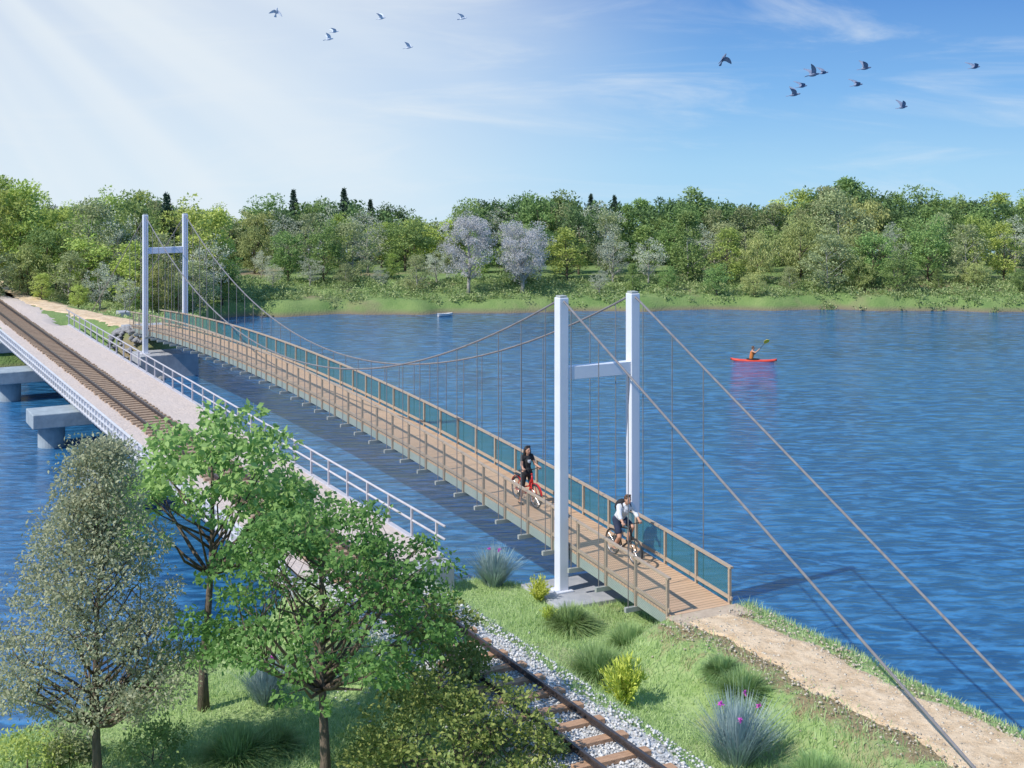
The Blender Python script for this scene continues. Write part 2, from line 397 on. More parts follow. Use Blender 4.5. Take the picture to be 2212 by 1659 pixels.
w = npmesh('water', [(-600,-600,WZ),(600,-600,WZ),(600,150,WZ),(-600,150,WZ)], [(0,1,2,3)], M['water']); tag(w, kind='structure')

def ribbon(name, pts, w0, w1, hf, mat, dz=.03, nc=9, wv=.18):
    P = [Vector((p[0], p[1], 0)) for p in pts]; dense = []
    for i in range(len(P)-1):
        n = max(2, int((P[i+1]-P[i]).length/.3))
        for k in range(n): dense.append(P[i].lerp(P[i+1], k/n))
    dense.append(P[-1])
    for _ in range(6): dense = [dense[0]]+[(dense[i-1]+dense[i]*2+dense[i+1])/4 for i in range(1, len(dense)-1)]+[dense[-1]]
    V = []; n = len(dense)
    for i, p in enumerate(dense):
        width = w0+(w1-w0)*min(1, i*.3/12)
        d = (dense[min(i+1,n-1)]-dense[max(i-1,0)]).normalized(); sd = Vector((d.y,-d.x,0))
        for k in range(nc):
            t = k/(nc-1)*2-1; e = wv*(math.sin(i*.37+t*2)+.6*math.sin(i*.91+t)+.5*math.sin(i*1.9+t*3))*(abs(t)**2)
            q = p+sd*(t*width/2+(e if t > 0 else -e)); V.append((q.x, q.y, 0))
    V = np.array(V); V[:,2] = hf(V[:,0], V[:,1])+dz
    edge = np.tile(np.abs(np.linspace(-1,1,nc)) > .99, n); V[edge,2] -= .09
    i = (np.arange(nc-1)[None,:]+nc*np.arange(n-1)[:,None]).ravel()
    return tag(npmesh(name, V, np.stack([i,i+1,i+1+nc,i+nc],1), mat, None, True), kind='structure')
ribbon('sandy_path', [ab2w(-5.75,1.2), ab2w(-12,1.3), ab2w(-25,1.5), ab2w(-45,1.6)], 1.5, 2.4, near_h, M['sand'], .05, 13, .15)
ribbon('far_sandy_path', FPATH, 2.0, 2.0, far_h, M['sand'], .06)
ribbon('ballast_bed', [ab2w(2.15,RAILB), ab2w(-10,RAILB), ab2w(-40,RAILB)], 3.0, 3.0, near_h, M['ballast'], .05, 11, .14)
ribbon('far_ballast_bed', [ab2w(60.1,RAILB+.6), ab2w(80,RAILB+.5), ab2w(110,RAILB)], 4.2, 4.2, far_h, M['deckgravel'], .06)

# ------------------------------------------------------------------ suspension footbridge
FB = thing('suspension_footbridge', 'long wooden suspension footbridge with two white H shaped towers across the river', 'bridge', (OX,OY,0), ROT)
def zr(a): return 4.0-.00132*(a-27)**2
def zd(a): return zr(a)-.95
A0, A1 = -5.15, 55.9
SP = 50.8
avals = list(np.linspace(A0, A1, 90))
MB().sweep([(a, -1.225, zd(a)-.03) for a in avals], 1.9, .06).build('deck', M['planks'], FB)
for b in (.30, 2.15): MB().sweep([(a, -b, zd(a)-.20) for a in avals], .07, .27).build('edge_beam', M['steelgreen'], FB)
posts = [-5.05+1.5*k for k in range(41)]
for side, b in ((0, .235), (1, 2.215)):
    MB().sweep([(a, -b, zr(a)) for a in avals], .10, .055).build('handrail', M['railwood'], FB)
    MB().sweep([(a, -b, zd(a)+.13) for a in avals], .045, .09).build('kick_rail', M['railwood'], FB)
    for i, a in enumerate(posts):
        MB().box(a-.035, a+.035, -b-.035, -b+.035, zd(a)-.36, zr(a)-.03).build('railing_post', M['railwood'], FB)
        if i < 40:
            a2 = posts[i+1]; bb = b+.03*(1 if side else -1)
            lo = -.30 if side == 0 else -.02
            MB().add([(a+.03,-bb,zd(a)+lo),(a2-.03,-bb,zd(a2)+lo),(a2-.03,-bb,zr(a2)-.06),(a+.03,-bb,zr(a)-.06)], [(0,1,2,3)]).build('mesh_panel', M['netpale' if side == 0 else 'net'], FB)
def zc(a):
    if a < 0: return 9.35+.471*a
    if a > SP: return 9.35-.478*(a-SP)
    return 4.3+5.05*((a-SP/2)/(SP/2))**2
for a in posts:
    z = zd(a)-.40
    MB().box(a-.05, a+.05, -2.55, .10, z-.07, z+.055).build('cross_beam', M['beam'], FB)
    for b in (0.0, 2.45):
        if abs(zc(a)-z) > .3 and a > -4.5: MB().tube([(a,-b,z-.05),(a,-b,zc(a))], .015, 6).build('hanger', M['cable'], FB)
for b in (0.0, 2.45):
    MB().tube([(SP*k/48, -b, zc(SP*k/48)) for k in range(49)], .032, 8).build('main_cable', M['cable'], FB)
    MB().tube([(0,-b,9.35),(-18.4,-b,.7)], .032, 8).build('backstay_cable', M['cable'], FB)
    MB().tube([(SP,-b,9.35),(68,-b,1.2)], .032, 8).build('backstay_cable', M['cable'], FB)
    for a in (0, SP):
        MB().box(a-.16, a+.16, -b-.15, -b+.15, .92, 9.38).build('tower_column', M['paint'], FB, bevel=.02)
        MB().box(a-.27, a+.27, -b-.26, -b+.26, .90, .95).build('base_plate', M['paint'], FB, bevel=.01)
        MB().box(a-.13, a+.13, -b-.12, -b+.12, 9.38, 9.44).build('cable_saddle', M['beam'], FB, bevel=.01)
for a in (0, SP):
    MB().box(a-.13, a+.13, -2.30, -.15, 7.0, 7.38).build('tower_crossbeam', M['paint'], FB, bevel=.015)
MB().box(-1.3, 1.1, -3.2, .75, -.6, .90).build('foundation', M['concrete'], FB, bevel=.03)
MB().box(SP-1.1, SP+1.3, -3.0, .55, -1.4, .90).build('foundation', M['concrete'], FB, bevel=.03)
MB().box(-5.95, -5.17, -2.35, -.1, .6, zd(-5.15)+.01).build('abutment', M['abut'], FB, bevel=.02)
MB().box(A1+.02, A1+1.2, -2.5, .1, .2, zd(A1)-.01).build('abutment', M['concrete'], FB, bevel=.03)
for b in (0, 2.45):
    MB().box(-19.0, -17.9, -b-.4, -b+.4, .3, 1.1).build('anchor_block', M['concrete'], FB, bevel=.03)
    MB().box(67.4, 68.6, -b-.4, -b+.4, .5, 1.5).build('anchor_block', M['concrete'], FB, bevel=.03)

# ------------------------------------------------------------------ railway bridge and track
RB = thing('railway_bridge', 'grey concrete railway bridge with gravel deck and metal handrail left of footbridge', 'bridge', (OX,OY,0), ROT)
R0, R1 = 2.1, 60.0
MB().box(R0, R1, 2.75, 7.55, 1.34, 1.70).build('deck_slab', M['concrete'], RB, bevel=.02)
MB().box(R0, R1, 2.95, 7.35, 1.704, 1.745).build('gravel_surface', M['deckgravel'], RB)
MB().box(R0, R1, 2.76, 2.94, 1.703, 1.80).build('kerb', M['fence'], RB, bevel=.01)
MB().box(R0, R1, 7.36, 7.54, 1.703, 1.80).build('kerb', M['fence'], RB, bevel=.01)
for b in (-3.6, -5.0, -6.9): MB().box(R0, R1, -b-.2, -b+.2, 1.20, 1.335).build('girder', M['girder'], RB)
for a in (20.2, 33.4, 46.6, 58.6):
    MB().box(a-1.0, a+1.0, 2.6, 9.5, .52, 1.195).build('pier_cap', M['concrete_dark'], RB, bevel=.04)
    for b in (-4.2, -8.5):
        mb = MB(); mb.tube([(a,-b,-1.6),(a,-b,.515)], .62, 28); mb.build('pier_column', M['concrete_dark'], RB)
MB().box(R0-.6, R0-.01, 2.7, 7.6, .2, 1.69).build('abutment', M['concrete'], RB, bevel=.03)
a = 2.45
while a < 61:
    MB().box(a-.035, a+.035, 2.80, 2.87, 1.5, 2.66).build('fence_post', M['fence'], RB, bevel=.005); a += 1.8
for z in (2.66, 2.28): MB().tube([(1.9,2.82,z),(61,2.82,z)], .038, 8).build('fence_rail', M['fence'], RB, True)
a = 2.3
while a < 60:
    MB().box(a-.03, a+.03, 7.56, 7.62, 1.40, 2.12).build('parapet_post', M['white'], RB); a += .62
for z in (2.10, 1.80, 1.48): MB().box(R0, R1, 7.545, 7.635, z, z+.06).build('parapet_rail', M['white'], RB, bevel=.005)

TR = thing('railway_track', 'railway track with dark steel rails on brown wooden sleepers running onto bridge', 'railway track', (OX,OY,0), ROT)
def sleeper(a, z, mat, mb=None):
    j = random.uniform(-.04,.04); q = mb or MB()
    q.box(a-.12, a+.12, -RAILB-.86+j, -RAILB+.86+j, z, z+.10)
    if not mb: q.build('sleeper', mat, TR, bevel=.01)
a = -22.0; n = 0
while a < 2.0: sleeper(a, 1.74, M['sleeper']); a += .86; n += 1
a = 2.5
while n < 98: sleeper(a, 1.748, M['sleeper2']); a += .56; n += 1
mb = MB()
while a < 86: sleeper(a, 1.748, None, mb); a += .56
tag(mb.build('sleeper', M['sleeper2'], TR), kind='stuff')
for g in (-.5, .5):
    y = -RAILB+g; m = MB()
    m.box(-30, 88, y-.06, y+.06, 1.849, 1.865); m.box(-30, 88, y-.014, y+.014, 1.865, 1.93); m.box(-30, 88, y-.034, y+.034, 1.93, 1.965)
    m.build('rail', M['rail'], TR)

# ------------------------------------------------------------------ loose stones, riprap
def rocks(name, X, Y, Z, S, mat, flat=.7):
    n = len(X); base = np.array([(1,0,0),(0,1,0),(-1,0,0),(0,-1,0),(0,0,1),(0,0,-1)], float)
    V = base[None]*S[:,None,None]*(RNG.uniform(.6,1.25,(n,6,1))); V[:,:,2] *= flat
    t = RNG.uniform(0, 6.28, n); c, s = np.cos(t)[:,None], np.sin(t)[:,None]
    x = V[:,:,0]*c-V[:,:,1]*s; y = V[:,:,0]*s+V[:,:,1]*c
    V = np.stack([x+X[:,None], y+Y[:,None], V[:,:,2]+Z[:,None]], 2).reshape(-1,3)
    f = np.array([(0,1,4),(1,2,4),(2,3,4),(3,0,4),(1,0,5),(2,1,5),(3,2,5),(0,3,5)])
    F = (f[None]+6*np.arange(n)[:,None,None]).reshape(-1,3)
    return tag(npmesh(name, V, F, mat), kind='stuff')
n = 11000; a = RNG.uniform(-18, 2, n); b = RAILB+RNG.normal(0, .95, n)
x, y = ab2w(a, b); z = near_h(x, y)+.05+.02
tag(rocks('ballast_stones', x, y, z, RNG.uniform(.022,.06,n), M['stone']), 'loose pale grey ballast stones around the near track', 'gravel')
n = 2600; a = RNG.uniform(-17, -5.5, n); b = 1.25+RNG.choice([-1,1], n)*np.abs(RNG.normal(.9, .45, n))
x, y = ab2w(a, b); tag(rocks('path_stones', x, y, near_h(x, y)+.05, RNG.uniform(.008,.03,n)*RNG.uniform(.5,2.2,n), M['pathstone']), 'small loose stones along the sandy path edges', 'stones')
n = 420; a = RNG.uniform(48.5, 56.5, n); b = RNG.uniform(-2.9, .6, n)
x, y = ab2w(a, b); z = np.maximum(far_h(x, y), WZ)+.05
tag(rocks('riprap', x, y, z, RNG.uniform(.12,.34,n), M['rock']), 'grey boulder riprap on bank below the far tower', 'rocks')

# ------------------------------------------------------------------ foliage helpers
def unit(v): return v/np.maximum(np.linalg.norm(v, axis=1, keepdims=True), 1e-6)
def leaves_np(P, r, size, aspect=.5, droop=0., up=.4, dirs=None):
    n = len(P); d = r.normal(0, 1, (n,3)); 
    if dirs is not None: d = d*.6+dirs
    d[:,2] -= droop; d = unit(d)
    nn = unit(r.normal(0, 1, (n,3))+np.array([0,0,up])); s = unit(np.cross(d, nn)); nn = np.cross(s, d)
    L = size*r.uniform(.6, 1.3, (n,1)); W = L*aspect*.5
    V = np.stack([P, P+d*L*.45+s*W+nn*L*.08, P+d*L, P+d*L*.45-s*W+nn*L*.08], 1).reshape(-1,3)
    F = np.arange(4*n).reshape(-1,4)
    return V, F
def tree(name, label, cat, loc, seed, H, R, th, ncl, lpc, ls, cr, shape, tr, lmat, bmat, group=None, aspect=.5, droop=0, limbs=14, cs=(1,1), lean=0, twigs=False, flat=.75):
    r = np.random.default_rng(seed)
    root = thing(name, label, cat, loc, 0, group)
    ang = r.uniform(0, 6.283, ncl); t = r.uniform(0, 1, ncl); clf = np.ones(ncl)
    if shape == 'round':
        u = unit(r.normal(0, 1, (ncl,3))); k = r.uniform(.35, 1, (ncl,1))**.55
        c = u*k*np.array([R, R, (H-th)/2])*r.uniform(.85,1.12,(ncl,1)); c[:,2] += (H+th)/2
    elif shape == 'cone':
        t = np.linspace(0, .99, ncl); rr = R*(1-t)**.95*r.uniform(.5, 1, ncl)**.5; clf = 1.35-1.15*t
        c = np.stack([np.cos(ang)*rr, np.sin(ang)*rr, th+(H-th)*t], 1)
    elif shape == 'egg':
        rr = R*np.sin(PI*(.14+.83*t))**.7*r.uniform(.1, 1, ncl)**.5
        c = np.stack([np.cos(ang)*rr, np.sin(ang)*rr, th+(H-th)*t], 1)
    elif shape == 'spade':
        t = t**1.15; rr = R*np.minimum(1, (t+.12)*4.0)*(1-t*.93)**.7*r.uniform(.08, 1, ncl)**.5
        c = np.stack([np.cos(ang)*rr, np.sin(ang)*rr, th+(H-th)*t], 1)
    else:
        u = unit(r.normal(0, 1, (ncl,3))); u[:,2] = np.abs(u[:,2])*1.0-.25; k = r.uniform(.4, 1, (ncl,1))**.5
        c = u*k*np.array([R, R, H-th]); c[:,2] += th+.2*(H-th)
    c[:,0] *= cs[0]; c[:,1] *= cs[1]; c[:,0] += lean*c[:,2]/H
    clr = cr*r.uniform(.55, 1.3, ncl)*clf
    mb = MB(); zt = th+(H-th)*.62 if shape != 'cone' else H*.97
    pts = []; 
    for i in range(8):
        q = i/7; pts.append((lean*q*zt/H+.05*H*.2*math.sin(q*4+seed)*(1 if i else 0), .04*H*.2*math.sin(q*5+seed*2)*(1 if i else 0), q*zt-(.25 if i == 0 else 0)))
    mb.tube(pts, [tr*(1.35 if i == 0 else (1-.8*i/7)) for i in range(8)], 9)
    if shape != 'cone':
        for i in range(min(limbs, ncl)):
            e = c[i]; hd = math.hypot(e[0], e[1]); z0 = min(max(th*.75, e[2]-hd*r.uniform(.7,1.2)), zt*.95)
            q = z0/zt*7; j = int(min(6, q)); f = q-j; p0 = Vector(pts[j]).lerp(Vector(pts[j+1]), f); p3 = Vector(e)
            p1 = p0.lerp(p3, .35)+Vector((0,0,-.05*hd)); p2 = p0.lerp(p3, .7)+Vector(r.normal(0, .07*hd, 3))
            r0 = tr*(1-.75*z0/zt)*.55
            mb.tube([p0,p1,p2,p3], [r0, r0*.75, r0*.45, r0*.12], 6)
            if twigs:
                for _ in range(3):
                    e2 = c[r.integers(ncl)]
                    if (Vector(e2)-p2).length < R*.8: mb.tube([p2, p2.lerp(Vector(e2),.5)+Vector((0,0,.06*R)), e2], [r0*.38, r0*.22, r0*.08], 5)
    mb.build('trunk', bmat, root, True)
    rep = np.repeat(np.arange(ncl), lpc); n = len(rep)
    off = unit(r.normal(0, 1, (n,3)))*(r.uniform(.15, 1, (n,1))**.5)*clr[rep][:,None]
    off[:,2] *= .42 if shape == 'cone' else flat
    P = c[rep]+off
    if droop > .5: P[:,2] -= np.abs(r.normal(0, .5*cr, n))
    P[:,2] = np.maximum(P[:,2], .08)
    V, F = leaves_np(P, r, ls, aspect, droop, .6, dirs=unit(off)*.7)
    npmesh('crown', V, F, lmat, root)
    return root

L = {}
L['bright'] = leafmat('leaf_bright', (.40,.51,.12), (.56,.66,.20))
L['mid'] = leafmat('leaf_mid', (.20,.31,.09), (.34,.46,.17))
L['dark'] = leafmat('leaf_dark', (.09,.16,.06), (.17,.27,.11))
L['olive'] = leafmat('leaf_olive', (.30,.35,.16), (.47,.51,.27))
L['silver'] = leafmat('leaf_silver', (.52,.51,.50), (.72,.71,.70), .3, .05)
L['greyg'] = leafmat('leaf_greygreen', (.42,.46,.34), (.60,.63,.50), .3)
L['conifer'] = leafmat('leaf_conifer', (.05,.09,.065), (.09,.15,.10), .1)
L['willow'] = leafmat('leaf_willow', (.38,.44,.15), (.55,.59,.25))
L['c_tree'] = leafmat('leaf_centre', (.12,.25,.065), (.27,.44,.13), .4, .05)
L['l_tree'] = leafmat('leaf_lefttree', (.32,.33,.20), (.52,.53,.36), .4, .05)  # leaf colour lightened to carry haze
L['b_tree'] = leafmat('leaf_backtree', (.26,.42,.12), (.44,.60,.22), .4, .05)
L['bush'] = leafmat('leaf_bush', (.13,.19,.045), (.42,.45,.14), .35, .05)  # second colour paints sunlit yellow onto some of the leaves
L['grass'] = leafmat('leaf_grass', (.36,.50,.18), (.60,.72,.38), .35, .05)
L['tuft'] = leafmat('leaf_tuft', (.24,.38,.13), (.43,.58,.27), .35, .08)
L['blue'] = leafmat('leaf_bluegreen', (.28,.39,.38), (.46,.57,.58), .25, .05)
L['gold'] = leafmat('leaf_gold', (.46,.55,.08), (.78,.82,.20), .3, .05)
L['fill'] = leafmat('leaf_fill', (.09,.15,.06), (.20,.29,.10), .3, .05)

# ------------------------------------------------------------------ far forest
skyl = [(-600,395),(0,385),(50,388),(90,440),(150,425),(220,418),(330,402),(400,430),(470,445),(520,466),(560,428),(640,425),(750,405),(820,432),(900,448),(960,466),(1040,418),(1130,408),(1200,405),(1300,412),(1400,420),(1500,405),(1620,420),(1700,425),(1750,390),(1810,376),(1880,388),(1930,412),(2050,410),(2212,412),(2900,405)]
def sky_y(px): return np.interp(px, [s[0] for s in skyl], [s[1] for s in skyl])
GR = 'trees of the forest on the far bank'
kinds = {
 'bright': dict(name='broadleaf_tree', d='bright yellow-green round tree', H=7, R=2.2, th=1.1, ncl=74, lpc=56, ls=.25, cr=.60, shape='round', l='bright', b='bark'),
 'bright2': dict(name='broadleaf_tree', d='bright green oval tree', H=7, R=1.8, th=1.0, ncl=70, lpc=56, ls=.24, cr=.54, shape='egg', l='bright', b='bark'),
 'mid': dict(name='broadleaf_tree', d='mid green round tree', H=7, R=2.3, th=1.0, ncl=78, lpc=56, ls=.25, cr=.60, shape='round', l='mid', b='bark'),
 'mid2': dict(name='broadleaf_tree', d='mid green oval tree', H=7, R=2.0, th=.9, ncl=74, lpc=56, ls=.25, cr=.56, shape='spade', l='mid', b='barkpale'),
 'dark': dict(name='broadleaf_tree', d='dark green dense tree', H=7, R=2.1, th=.9, ncl=74, lpc=56, ls=.25, cr=.60, shape='round', l='dark', b='bark'),
 'olive': dict(name='broadleaf_tree', d='olive green feathery tree', H=7, R=2.2, th=.6, ncl=78, lpc=60, ls=.21, cr=.56, shape='egg', l='olive', b='barkpale'),
 'grey': dict(name='broadleaf_tree', d='pale grey-green thin leaved tree', H=7, R=2.0, th=1.2, ncl=64, lpc=50, ls=.165, cr=.52, shape='round', l='greyg', b='barkpale'),
 'willow': dict(name='willow_tree', d='yellow-green drooping willow', H=7, R=2.3, th=.8, ncl=80, lpc=58, ls=.32, cr=.56, shape='round', l='willow', b='bark', droop=1.5, aspect=.24),
 'fir': dict(name='conifer_tree', d='dark pointed conifer', H=7, R=1.35, th=.4, ncl=150, lpc=26, ls=.22, cr=.36, shape='cone', l='conifer', b='bark', aspect=.4),
}
protos = {}
def tkind(k, seed):
    d = kinds[k]
    return tree(d['name'], d['d'], 'tree', (0,0,0), seed, d['H'], d['R'], d['th'], d['ncl'], d['lpc'], d['ls'], d['cr'], d['shape'], .12, L[d['l']], M[d['b']], GR, aspect=d.get('aspect', .5), droop=d.get('droop', 0), limbs=24)
for i, k in enumerate(kinds): protos[k] = [tkind(k, 100+i*7+j) for j in range(2 if k != 'fir' else 1)]
place = []
rr = random.Random(11)
rows = [('back row', 145, 2.6, -12, 18), ('fourth row', 138, 2.9, 4, 40), ('third row', 131, 3.1, 20, 75), ('second row', 125, 3.3, 45, 110), ('front row', 120.8, 3.3, 90, 190)]
for ri, (rn, Y0, spc, lo, hi) in enumerate(rows):
    x = -Y0*.375-2
    while x < Y0*.375+3:
        y = Y0+rr.uniform(-1.6, 1.6); px = 1106+x/y*FPX
        if ri == 4 and (915 < px < 1240): x += spc; continue
        top = float(sky_y(px))+(rr.uniform(lo, hi))
        left = px < 560
        if ri == 0: ch = ['bright','mid','dark','fir','olive','mid2','mid','bright2'] if not (1030 < px < 1560) else ['dark','fir','mid','mid2','mid']
        elif ri in (1, 2): ch = ['bright','mid','mid2','dark','bright2','grey','olive','mid','olive']
        elif ri == 3: ch = ['mid','grey','olive','mid2','grey','willow','bright2','dark']
        else: ch = ['grey','olive','mid','grey','willow','mid2']
        if 480 < px < 900 and ri >= 2: ch = ['grey','grey','olive','mid','bright2']
        if left and rr.random() < .6: ch = ['bright','bright2','willow','olive','bright']
        if 1580 < px < 1900 and ri >= 1: ch = ['olive','willow','olive','mid','willow']
        if 690 < px < 880 and ri == 0: ch = ['fir','fir','dark']
        k = rr.choice(ch)
        if k == 'fir': top -= rr.uniform(2, 16)
        place.append((rn, k, x, y, top))
        x += spc*rr.uniform(.75, 1.3)
for px, Y, top, k in ((-40,112,375,'bright'),(45,113,392,'bright2'),(120,114,430,'bright'),(190,112,425,'olive'),(255,112,440,'grey'),(300,115,410,'mid'),(360,116,408,'fir'),(410,115,425,'bright'),(465,116,440,'bright2'),(60,109,520,'willow'),(150,108,540,'olive'),(215,105,560,'grey'),(270,104,590,'grey'),(340,106,560,'willow'),(420,109,560,'olive'),(-30,108,500,'olive'),(480,114,560,'mid'),(100,110,470,'mid'),(350,111,500,'olive'),(440,112,500,'grey'),(180,110,500,'bright'),(290,108,520,'bright2'),(385,107.5,600,'mid'),(305,104.5,620,'mid'),(90,106,600,'bright2'),(170,104.5,615,'bright')):
    place.append(('left bank', k, (px-1106)/FPX*Y, Y, top))
used = set(); cnt = {}
place.sort(key=lambda p: (p[0], p[1], p[2]/p[3]))
def ordn(n):
    return str(n)+('th' if 10 <= n % 100 <= 20 else {1:'st',2:'nd',3:'rd'}.get(n % 10, 'th'))
for rn, k, x, y, top in place:
    z = float(far_h(np.array([x]), np.array([y]))[0]); tz = CAMZ-(top-305)/FPX*y
    s = max(.3, (tz-z)/7.3); key = (rn, kinds[k]['d']); cnt[key] = cnt.get(key, 0)+1
    lab = '%s, %s such from left, forest %s' % (kinds[k]['d'], ordn(cnt[key]), rn)
    if rn == 'left bank': lab = '%s on left bank, %s such from left' % (kinds[k]['d'], ordn(cnt[key]))
    p = rr.choice(protos[k]); wx = rr.uniform(.9, 1.3)*(1 if s > .75 else 1.25)
    if k == 'fir': wx = 1.0
    free = [q for q in protos[k] if q.name not in used]
    if free:
        o = free[0]; used.add(o.name); o.location = (x, y, z-.05); o.rotation_euler = (0,0,rr.uniform(0,6.28)); o.scale = (s*wx, s*wx, s); o['label'] = lab
    else: dup(p, (x, y, z-.05), rr.uniform(0, 6.28), (s*wx, s*wx, s), lab)
for k in protos:
    for p in protos[k]:
        if p.name not in used:
            for c in list(p.children): bpy.data.objects.remove(c)
            bpy.data.objects.remove(p)
for px, top, lab, seed, R in ((1012, 460, 'silvery grey leafless looking round tree, left one of the silver pair', 31, 2.35), (1128, 474, 'silvery grey spreading round tree, right one of the silver pair', 32, 2.5)):
    Y = 119.6; x = (px-1106)/FPX*Y; z = float(far_h(np.array([x]), np.array([Y]))[0]); H = CAMZ-(top-305)/FPX*Y-z
    tree('silver_tree', lab, 'tree', (x,Y,z), seed, H, R, 1.2, 120, 130, .12, .52, 'round', .17, L['silver'], M['barkpale'], 'pair of silver trees', limbs=40, twigs=True)
def clumps(name, lab, cat, cc, rad, k, ls, mat, aspect=.5):
    rep = np.repeat(np.arange(len(cc)), k)
    off = unit(RNG.normal(0,1,(len(rep),3)))*RNG.uniform(.2,1,(len(rep),1))*rad[rep]
    V, F = leaves_np(cc[rep]+off, RNG, ls, aspect, 0, .5)
    tag(npmesh(name, V, F, mat), lab, cat, kind='stuff')
n = 3600; y = RNG.uniform(138, 153, n); x = RNG.uniform(-62, 62, n); px = 1106+x/y*FPX
tz = CAMZ-(sky_y(px)+26-305)/FPX*y; z = 1.6+(tz-1.6)*RNG.uniform(0, 1, n)**.7-.3
clumps('wood_behind', 'dense dark green wood filling the back of the far forest', 'wood', np.stack([x,y,z],1), np.stack([np.full(n,1.1),np.full(n,1.0),np.full(n,.8)],1), 26, .42, L['fill'])
n = 2300; x = RNG.uniform(-52, 62, n); dd = RNG.uniform(.2, 9, n)
y = 114+dd+np.interp(x, [-50,-24,20,45], [0,1,5,2]); keep = (sdf(x, y, FAR) > .1) & (pdist(x, y, FPATH) > 2.4)
x, y = x[keep], y[keep]; z = far_h(x, y); hgt = RNG.uniform(.05, 1.3, len(x))*ss(-1.5, 3, sdf(x, y, FAR))*(.6+.4*wob(x, y, .35))
hgt = np.maximum(hgt, .05)
clumps('undergrowth', 'low green undergrowth along the far shore under the trees', 'undergrowth', np.stack([x, y, z+hgt*.5], 1), np.stack([hgt+.4, hgt+.4, hgt*.6+.10], 1), 36, .20, leafmat('leaf_under', (.18,.28,.08), (.48,.53,.26), .3, .05))
n = 700; x = RNG.uniform(-42, -24, n); y = RNG.uniform(92, 113, n); aa, bbv = w2ab(x, y)
keep = (sdf(x, y, FAR) > 1.0) & (pdist(x, y, FPATH) > 2.0) & (np.abs(bbv-RAILB) > 4.2)
x, y = x[keep], y[keep]; z = far_h(x, y); hgt = RNG.uniform(.05, .35, len(x))
clumps('meadow_grass', 'rough grass on the left bank beside the sandy path', 'grass', np.stack([x, y, z+hgt*.4], 1), np.stack([hgt+.4, hgt+.4, hgt*.6+.05], 1), 40, .2, L['grass'], .4)

# ------------------------------------------------------------------ foreground trees
def gz(x, y): return float(near_h(np.array([x]), np.array([y]))[0])
def gat(px, Y): return (px-1106)/FPX*Y
x = gat(212, 28.2); tree('olive_tree', 'feathery grey-olive tree at the far left of the foreground', 'tree', (x,28.2,gz(x,28.2)), 41, 6.9, 2.55, 1.6, 300, 110, .088, .42, 'spade', .10, L['l_tree'], M['bark'], aspect=.5, limbs=80, twigs=True, cs=(1,.8))
x = gat(440, 32); tree('young_ash_tree', 'light green broad leaved tree behind, overlapping the railway bridge deck', 'tree', (x,32,gz(x,32)), 43, 7.2, 2.75, 4.1, 130, 56, .18, .42, 'umbrella', .12, L['b_tree'], M['bark'], aspect=.55, limbs=40, droop=.4, lean=.2, cs=(1.0,.9), flat=.5)
x = gat(700, 28.0); tree('maple_tree', 'dark green spreading tree with forked trunk in the foreground centre', 'tree', (x,28.0,gz(x,28.0)), 46, 6.1, 3.0, 2.8, 180, 66, .125, .42, 'umbrella', .12, L['c_tree'], M['bark'], aspect=.6, limbs=50, droop=.35, twigs=True, cs=(1,.9), flat=.42)
x = gat(990, 27.2); tree('large_bush', 'low dark bush with sunlit yellow painted on some leaves beside the railway track', 'bush', (x,27.2,gz(x,27.2)), 48, 2.9, 2.4, .0, 180, 60, .10, .36, 'umbrella', .06, L['bush'], M['bark'], aspect=.6, limbs=50, cs=(1,.75), twigs=True, flat=.5)
x = gat(950, 30.6); tree('leafy_shrub', 'bushy shrub between the dark green tree and the near track', 'bush', (x,30.6,gz(x,30.6)), 49, 2.5, 1.15, .0, 80, 50, .11, .32, 'umbrella', .05, L['bush'], M['bark'], aspect=.6, limbs=30)

# ------------------------------------------------------------------ small plants
def blades(n, r, h, spread, width, curl, r0=.05):
    ang = r.uniform(0, 6.283, n); tilt = r.uniform(0, spread, n)
    base = np.stack([np.cos(ang)*r0*r.uniform(0,1,n), np.sin(ang)*r0*r.uniform(0,1,n), np.zeros(n)-.03], 1)
    d = np.stack([np.cos(ang)*np.sin(tilt), np.sin(ang)*np.sin(tilt), np.cos(tilt)], 1)
    hh = h*r.uniform(.65, 1.1, (n,1)); s = np.stack([-np.sin(ang), np.cos(ang), np.zeros(n)], 1)*width
    s = s*np.cos(r.uniform(-1.2,1.2,(n,1)))+.001
    out = np.stack([np.cos(ang), np.sin(ang), np.zeros(n)], 1)
    m = base+d*hh*.55; t = base+d*hh*.9+out*hh*curl*np.sin(tilt)[:,None]; t[:,2] -= (curl*hh[:,0]*np.sin(tilt)*.8); t[:,2] = np.maximum(t[:,2], .01)
    V = np.stack([base-s, base+s, m+s*.8, m-s*.8, t+s*.15, t-s*.15], 1).reshape(-1,3)
    o = 6*np.arange(n)[:,None]
    F = np.concatenate([o+np.array([0,1,2,3]), o+np.array([3,2,4,5])], 0)
    return V, F
def spot(px, py, zg=.8):
    Y = (CAMZ-zg)*FPX/(py-305); x = gat(px, Y); z = gz(x, Y); Y = (CAMZ-z)*FPX/(py-305); x = gat(px, Y); return (x, Y, gz(x, Y))
def tuft(px, py, s, lab, seed):
    r = np.random.default_rng(seed); V, F = blades(2200, r, .74*s, 1.35, .011, .3, .3*s)
    o = npmesh('grass_tuft', V, F, L['tuft']); o.location = spot(px, py); return tag(o, lab, 'grass tuft', 'rounded ornamental grass tufts')
tuft(1232, 1355, 1.0, 'round green grass tuft nearest the footbridge tower foundation', 1)
tuft(1360, 1405, 1.05, 'round grass tuft behind the golden dwarf conifer', 2)
tuft(1290, 1465, 1.3, 'large round grass tuft left of the golden dwarf conifer', 3)
tuft(1605, 1475, 1.0, 'round grass tuft beside the sandy path edge', 4)
